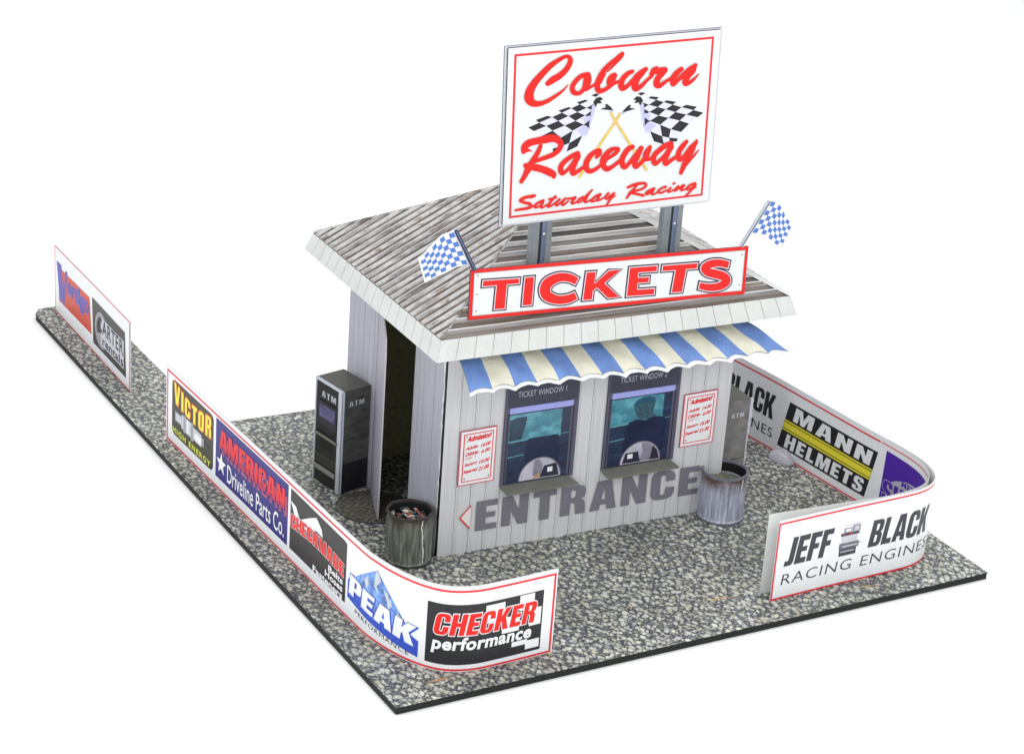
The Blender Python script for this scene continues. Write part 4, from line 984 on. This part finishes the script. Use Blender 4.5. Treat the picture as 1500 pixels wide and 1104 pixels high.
for k in range(46):
    a = rs.uniform(0, 6.283); q = .225 * math.sqrt(rs.random()); px, py = -.345 + q * math.cos(a), .095 + q * math.sin(a)
    sz = rs.uniform(.025, .06); zc = .565 + .035 * (1 - q / .225) + rs.uniform(-.01, .015)
    bm = bmesh.new(); bmesh.ops.create_icosphere(bm, subdivisions=1, radius=1)
    ang = rs.uniform(0, 3.14); ca, sa = math.cos(ang), math.sin(ang); V = []
    for v in bm.verts:
        x, y, z_ = v.co.x * sz * rs.uniform(.7, 1.3), v.co.y * sz * .55 * rs.uniform(.7, 1.3), v.co.z * sz * .32
        V.append((px + x * ca - y * sa, py + x * sa + y * ca, zc + z_))
    F = [tuple(v.index for v in f.verts) for f in bm.faces]; bm.free()
    mesh('litter_scrap', V, F, mat('litter_%s' % 'abcdefghij'[k % 10], cols[k % 10], .5, .15, 30), c1)
c2 = can(3.925, -.195, .285, .65, 0, 'silver fluted trash can with rusty rim by the right booth corner', (C2, CI, CR2, TW, -1.25, .50), False)
V, F = ring(3.925, -.195, .20, .25, .505, .52); mesh('inner_hoop', V, F, GREYP, c2)
V, F = ring(3.925, -.195, .001, .20, .49, .502); mesh('inner_floor', V, F, mat('can_floor_olive', (120, 122, 104), .5, .35, 18), c2)

# ================================================================== BARRIERS
def sheet(surf, u0, u1, hgt, name, parent, h0, h1, label=None, v0=.002):
    return slab(surf, [(u0, v0), (u1, v0), (u1, hgt), (u0, hgt)], h0, h1, name, (WHITE, EDGE, mat('card_back', (226, 228, 226), .5, .02, 30)), parent, label=label)
BH = 1.06
PL_ = crom([(-1.931, 4.297, 0), (-1.83, 2.619, 0), (-1.704, .479, 0), (-1.61, -1.162, 0), (-1.555, -1.6, 0), (-1.443, -1.98, 0), (-1.287, -2.28, 0), (-1.09, -2.48, 0), (-.8, -2.575, 0), (-.43, -2.57, 0), (.232, -2.521, 0)], 12)
LB = Path(PL_, 1)
# side=1: h offsets to the right of travel (towards viewer-left / outside)
lb = thing('advert_barrier', (-1.7, .5, 0), 'long white advert barrier curving round the near left corner, from VICTOR to CHECKER', 'barrier', 'white advert barriers round the lot')
sheet(LB, 0, LB.L, BH, 'card_sheet', lb, -.022, -.002)
LS = LB
frame(LS, .03, .012, LB.L - .02, BH - .045, .026, 1, 'red_border', CRIM, lb)
# VICTOR
ad = poly(LS, rrect(.20, .17, 1.52, .945, .11, .07), 1, 'victor_advert', mat('advert_olive_black', (54, 54, 40), .4, .15, 30), lb)
ORG = mat('print_orange_red', (214, 84, 40), .4, .06, 40); LIM = mat('print_lime', (206, 216, 70), .4, .06, 40)
def vw(dx=0, dv=0): return lambda p, q: (.27 + p * 1.19 + dx, .635 - .035 * math.sin(p * math.pi) + dv + q * (.27 + .02 * math.cos(p * 6.28)) - .03 * p)
heavy(LS, 'VICTOR', (0, 0, 1, 1), 2, ORG, ad, warp=vw(), gap=.2, fat=.05, name='letter_outline')
heavy(LS, 'VICTOR', (0, 0, 1, 1), 4, YEL, ad, warp=vw(), gap=.2, fat=-.01)
text(LS, 'HIGH ENERGY', (.23, .20, 1.45, .285), 3, LIM, ad, bold=.04, space=1.3)
plug = [(.30, .40, .52, .56, GREYP), (.34, .42, .50, .54, PALEG), (.52, .37, .58, .60, PALEG), (.58, .34, .66, .62, GREYP), (.66, .36, .82, .60, PALEG), (.70, .36, .74, .60, WHITE), (.82, .32, .90, .62, GREYP), (.90, .37, 1.16, .57, PALEG), (.95, .40, 1.16, .50, WHITE), (1.16, .40, 1.24, .54, GREYP), (1.24, .45, 1.38, .49, INK)]
for i, (a, b_, c, d, m_) in enumerate(plug): rect(LS, a, .455 + (b_ - .48) * .85, c, .455 + (d - .48) * .85, 2 + .3 * i, 'spark_plug_segment', m_, ad)
# AMERICAN
ad = rect(LS, 1.60, .165, 3.70, .965, 1, 'american_advert', NAVY, lb)
PNK = mat('print_stripe_pink', (196, 120, 140), .4, .06, 40)
def aw_(dx, dv): return lambda p, q: (1.72 + p * 1.9 + dx, .60 + dv + q * .27 - .01 * math.sin(p * 3.14))
heavy(LS, 'AMERICAN', (0, 0, 1, 1), 2, mat('print_rose_shadow', (176, 84, 110), .4, .05, 30), ad, warp=aw_(.06, -.075), fat=-.02)
heavy(LS, 'AMERICAN', (0, 0, 1, 1), 3.2, NAVY, ad, warp=aw_(0, 0), fat=.035, name='letter_outline'); heavy(LS, 'AMERICAN', (0, 0, 1, 1), 4.6, RED, ad, warp=aw_(0, 0), fat=-.005)
for k in range(4): rect(LS, 1.70, .555 + k * .028, 3.64, .561 + k * .028, 6, 'stripe', NAVY, ad)
def star(cx, cy, r, rx=1): return [(cx + rx * (r if k % 2 == 0 else r * .42) * math.sin(k * math.pi / 5), cy + (r if k % 2 == 0 else r * .42) * math.cos(k * math.pi / 5)) for k in range(10)]
poly(LS, star(1.79, .40, .155, .95), 7, 'star', WHITE, ad)
text(LS, 'Driveline Parts Co.', (1.97, .23, 3.62, .48), 5, WHITE, ad, bold=.008, space=1.02)
# CHECKMADE
ad = poly(LS, [(3.77, .17), (5.245, .17), (5.245, .915), (5.18, .935), (3.77, .955)], 1, 'checkmade_advert', mat('advert_charcoal', (50, 48, 46), .4, .15, 30), lb)
poly(LS, [(3.77, .80), (3.92, .78), (4.03, .66), (4.14, .72), (4.30, .81), (4.46, .885), (4.60, .80), (4.64, .71), (4.48, .72), (4.32, .67), (4.16, .56), (4.05, .50), (3.94, .58), (3.83, .73)], 2, 'tick_mark', WHITE, ad)
def cw(e=0): return lambda p, q: (3.79 + p * 1.41, .465 + .05 * math.sin(p * math.pi) + q * .175)
heavy(LS, 'CHECKMADE', (0, 0, 1, 1), 4, PALEG, ad, warp=cw(), gap=.07, fat=.05, name='letter_outline')
heavy(LS, 'CHECKMADE', (0, 0, 1, 1), 5.5, RED, ad, warp=cw(), gap=.07)
for i, (w_, a) in enumerate((('Belts', 4.82), ('Hoses', 4.74), ('Fasteners', 4.42))):
    text(LS, w_, (a, .37 - i * .095, 5.19, .455 - i * .095), 7, WHITE, ad, bold=.03, space=1.02)
# PEAK
BLU = mat('print_royal_blue', (54, 84, 190), .4, .08, 30); BL2 = mat('print_mountain', (104, 142, 208), .4, .45, 26, amp2=.5, sc2=10)
ad = poly(LS, [(5.30, .28), (6.60, .10), (6.60, .30), (6.45, .36), (5.42, .62), (5.30, .50)], 1, 'peak_advert', BLU, lb)
poly(LS, [(5.42, .58), (5.62, .72), (5.80, .83), (5.93, .91), (6.05, .80), (6.25, .62), (6.45, .42), (6.52, .30), (5.6, .40)], 1.7, 'mountain', BL2, ad)
for P in ([(5.90, .88), (5.94, .90), (6.00, .80), (5.93, .72), (5.96, .62), (5.88, .70)], [(6.05, .72), (6.12, .70), (6.2, .58), (6.14, .52), (6.12, .6)], [(5.68, .70), (5.76, .76), (5.78, .66), (5.72, .60)], [(6.28, .55), (6.34, .50), (6.36, .42), (6.30, .44)]):
    poly(LS, P, 2.2, 'snow_patch', PALEG, ad)
def pw(dx=0, dv=0): return lambda p, q: (5.34 + p * 1.20 + dx + .03 * q, .36 - .14 * p + dv + q * .245)
heavy(LS, 'PEAK', (0, 0, 1, 1), 3, BLU, ad, warp=pw(.0, -.01), fat=.07, name='letter_outline')
heavy(LS, 'PEAK', (0, 0, 1, 1), 5, WHITE, ad, warp=pw(), fat=.01)
text(LS, 'PERFORMANCE', (0, 0, 1, 1), 3, INK, ad, bold=-.006, space=1.15, warp=lambda p, q: (5.50 + p * .98, .165 - .085 * p + q * .055))
# CHECKER
ad = rect(LS, 6.69, .09, 8.10, .84, 1, 'checker_advert', mat('advert_black', (42, 42, 46), .4, .1, 30), lb)
for (a, b_, c, d) in ((7.36, .58, 7.60, .80), (7.79, .64, 7.98, .83), (7.93, .42, 8.08, .64), (7.58, .40, 7.80, .60), (7.72, .20, 7.92, .26), (7.90, .13, 8.08, .24)):
    rect(LS, a, b_, c, d, 2, 'white_square', WHITE, ad)
heavy(LS, 'CHECKER', (6.77, .46, 8.03, .725), 3, WHITE, ad, gap=.10, fat=.045, shear=.16, name='letter_outline')
heavy(LS, 'CHECKER', (6.77, .46, 8.03, .725), 5, RED, ad, gap=.10, shear=.16)
text(LS, 'performance', (6.76, .225, 7.98, .44), 5.5, INK, ad, bold=.055, ref=.035, space=1.06, shear=.12, name='letter_outline')
text(LS, 'performance', (6.76, .225, 7.98, .44), 7, WHITE, ad, bold=.032, ref=.035, space=1.06, shear=.12)

# far left barrier
FBp = Path([(-1.974, 9.129), (-1.93, 7.5), (-1.895, 5.91)], 1)
fb = thing('advert_barrier', (-1.93, 7.5, 0), 'short flat advert barrier with Vertigo and CARTER, alone on the far left strip', 'barrier', 'white advert barriers round the lot')
sheet(FBp, 0, FBp.L, 1.03, 'card_sheet', fb, -.022, -.002)
frame(FBp, .0, .0, FBp.L, 1.03, .014, 1, 'red_border', CRIM, fb)
ad = poly(FBp, [(.20, .22), (1.63, .235), (1.55, .77), (.16, .75)], 1, 'vertigo_advert', mat('advert_vermilion', (200, 70, 48), .4, .12, 30), fb)
VB = mat('print_violet_blue', (84, 78, 170), .4, .1, 30)
poly(FBp, [(.10, .82), (.30, .82), (.40, .42), (.50, .80), (.58, .80), (.44, .24), (.34, .24), (.22, .28)], 2, 'letter', VB, ad)
text(FBp, 'ertigo', (0, 0, 1, 1), 2.5, mat('print_lilac', (160, 130, 190), .4, .1, 30), ad, bold=.06, ref=.03, space=1.05, warp=lambda p, q: (.56 + p * .96, .40 + q * .33), name='letter_outline')
text(FBp, 'ertigo', (0, 0, 1, 1), 4, VB, ad, bold=.035, ref=.03, space=1.05, warp=lambda p, q: (.56 + p * .96, .40 + q * .33))
ad = poly(FBp, [(1.71, .14), (3.08, .14), (3.03, .80), (1.66, .82)], 1, 'carter_advert', mat('advert_grey_black', (64, 62, 58), .4, .12, 30), fb)
disc = lambda cx, cy, rx, ry: [(cx + rx * math.cos(a), cy + ry * math.sin(a)) for a in np.linspace(0, 6.283, 25)[:-1]]
poly(FBp, disc(2.06, .45, .27, .27), 2, 'round_emblem', GREYP, ad); poly(FBp, disc(2.06, .45, .20, .20), 3, 'round_emblem', MATS['advert_grey_black'], ad)
poly(FBp, disc(2.05, .30, .20, .10), 3.5, 'round_emblem', GREYP, ad)
rect(FBp, 2.05, .24, 3.00, .66, 4, 'lettering_plate', PALEG, ad)
text(FBp, 'CARTER', (1.92, .42, 2.98, .65), 5, BLACK, ad, bold=.02, space=1.1)
text(FBp, 'rentals', (2.12, .26, 2.98, .40), 5, BLACK, ad, bold=.02, space=1.05)

# right barrier
RP = crom([(3.27, -2.365, 0), (4.227, -2.296, 0), (5.2, -2.24, 0), (5.52, -2.19, 0), (5.76, -2.06, 0), (5.91, -1.85, 0), (5.985, -1.5, 0), (5.96, -1.0, 0), (5.885, -.44, 0), (5.78, .55, 0), (5.69, 1.4, 0), (5.57, 2.2, 0), (5.42, 3.0, 0)], 10)
RB = Path(RP, 1)            # outside
rb = thing('advert_barrier', (5.6, -.6, 0), 'double advert barrier at the right, JEFF BLACK outside and MANN HELMETS inside', 'barrier', 'white advert barriers round the lot')
sheet(RB, 0, RB.L, BH, 'outer_sheet', rb, -.012, 0)
frame(RB, .0, .0, 5.0, BH - .03, .024, 1, 'red_border', CRIM, rb)
JB = INK
ad = rect(RB, .10, .12, 2.62, .88, .3, 'jeff_black_advert', WHITE, rb)
def narrow(s_, bx_, lay_, m_, par, bold=.05, shear=.12, sp=1.0): text(RB, s_, bx_, lay_, m_, par, bold=bold, space=sp, shear=shear)
heavy(RB, 'JEFF', (.14, .43, .87, .80), 2, JB, ad, shear=.14, gap=.08)
heavy(RB, 'BLACK', (1.42, .42, 2.46, .78), 2, JB, ad, shear=.14, gap=.08)
text(RB, 'RACING ENGINES', (.13, .185, 2.51, .325), 2, JB, ad, bold=-.006, space=1.12, shear=.12)
for i, (a, b_, c, d, m_) in enumerate([(.98, .385, 1.24, .50, INK), (1.0, .43, 1.22, .455, GREYP), (.97, .48, 1.27, .56, mat('engine_violet_grey', (110, 108, 122), .4, .3, 40)), (1.02, .505, 1.25, .52, PALEG), (1.0, .56, 1.24, .665, PALEG), (.98, .655, 1.26, .695, INK), (1.02, .695, 1.14, .76, GREYP), (1.05, .71, 1.12, .745, WHITE),
                                         (1.15, .69, 1.27, .78, GREYP), (1.18, .71, 1.24, .76, PALEG), (1.03, .79, 1.26, .80, PALEG), (1.11, .665, 1.14, .69, CRIM), (1.01, .67, 1.03, .69, CRIM), (1.27, .52, 1.31, .53, GREYP)]):
    rect(RB, a, b_, c, d, 2 + .25 * i, 'engine_picture', m_, ad)
# inner sheets face the booth: run a second path from the far end towards the front so that text reads left to right
off = []
for i, (x, y) in enumerate(RB.P):
    tx, ty = RB.T[i]; u = RB.c[i]
    o_ = .03 + .17 * max(0, 1 - u / 1.6) + .05 * math.exp(-((u - 2.6) / .5) ** 2)
    off.append((x - ty * o_, y + tx * o_))
INP = Path([(x, y) for x, y in off[::-1]], 1); IL = INP.L      # reversed travel: right-hand side is the inside
cut = IL - 3.80
sheet(INP, 0, cut + .10, BH + .01, 'inner_sheet', rb, -.012, 0)
IN2 = Path([(x, y) for x, y in off[::-1]], 1)
sheet(INP, cut - .02, IL, BH, 'inner_front_sheet', rb, .002, .006)
def U(u): return IL - u + .0           # u measured from the front end
frame(INP, .05, .012, cut + .06, BH - .06, .024, 1, 'red_border', CRIM, rb)
rect(INP, cut + .0, BH - .075, IL - .2, BH - .06, 6.5, 'red_border', CRIM, rb)
mn0, mn1 = U(5.60), U(3.84)
adb = mat('advert_jet', (34, 33, 38), .4, .1, 30)
ad = poly(INP, [(mn0 - .16, .135), (mn1 - .14, .135), (mn1, .83), (mn0 + .0, .83)], 1, 'mann_helmets_advert', adb, rb)
sk = lambda v: .15 * (v - .135) / .7 - .15
poly(INP, [(mn0 + sk(.40), .40), (mn1 + sk(.40), .40), (mn1 + sk(.56), .56), (mn0 + sk(.56), .56)], 2, 'yellow_band', YEL, ad)
for v in (.425, .525): poly(INP, [(mn0 + sk(v), v), (mn1 + sk(v), v), (mn1 + sk(v), v + .012), (mn0 + sk(v), v + .012)], 3, 'band_line', adb, ad)
heavy(INP, 'MANN', (mn0 + .10, .59, mn1 - .08, .80), 3, WHITE, ad, gap=.22, shear=.2)
heavy(INP, 'HELMETS', (mn0 - .02, .165, mn1 - .16, .37), 3, WHITE, ad, gap=.20, shear=.2)
s0 = U(3.72)
ad = poly(INP, [(s0, .12), (s0 + 1.6, .12), (s0 + 1.6, .88), (s0 + .03, .92)], 6.5, 'super_advert', PURP, rb)
poly(INP, disc(s0 + .72, .40, .62, .28), 7.5, 'grey_oval', mat('print_silver', (178, 176, 192), .4, .1, 20), ad)
text(INP, 'METRO', (s0 + .38, .565, s0 + .86, .645), 8.5, PURP, ad, bold=.04, space=1.15)
heavy(INP, 'SUPER', (s0 + .05, .25, s0 + 1.05, .53), 9, MATS['print_silver'], ad, fat=.035, name='letter_outline')
heavy(INP, 'SUPER', (s0 + .05, .25, s0 + 1.05, .53), 11, PURP, ad)
j1 = U(5.82)
ad = rect(INP, j1 - 2.3, .10, j1 + .02, .88, .3, 'jeff_black_advert', WHITE, rb)
heavy(INP, 'BLACK', (j1 - 1.12, .44, j1 - .06, .80), 2, BLACK, ad, gap=.08, shear=.08)
text(INP, 'RACING ENGINES', (j1 - 2.2, .18, j1 - .06, .32), 2, BLACK, ad, bold=.0, space=1.1)
many(INP, [[(j1 - 2.2, .44), (j1 - 1.95, .44), (j1 - 1.95, .8), (j1 - 2.2, .8)]], 2, 'letter_end', BLACK, ad)

# ------------------------------------------------------------------ blob of clear glue
bm = bmesh.new(); bmesh.ops.create_uvsphere(bm, u_segments=32, v_segments=16, radius=1)
V = []
for v in bm.verts:
    x, y, z_ = v.co; q = 1 + .05 * math.sin(3 * math.atan2(y, x)); V.append((5.66 + x * .17 * q, .98 + y * .21 * q, .0 + max(z_, -.02) * .15 + .004))
F = [tuple(v.index for v in f.verts) for f in bm.faces]; bm.free()
gm = bpy.data.materials.new('clear_glue'); gm.use_nodes = True; gb = gm.node_tree.nodes['Principled BSDF']
gb.inputs['Base Color'].default_value = (.80, .82, .9, 1); gb.inputs['Roughness'].default_value = .12; gb.inputs['Transmission Weight'].default_value = .55; gb.inputs['IOR'].default_value = 1.35
gl_ = mesh('glue_blob', V, F, gm, smooth=True)
tag(gl_, 'clear domed blob of glue at the foot of the MANN HELMETS barrier', 'glue blob')
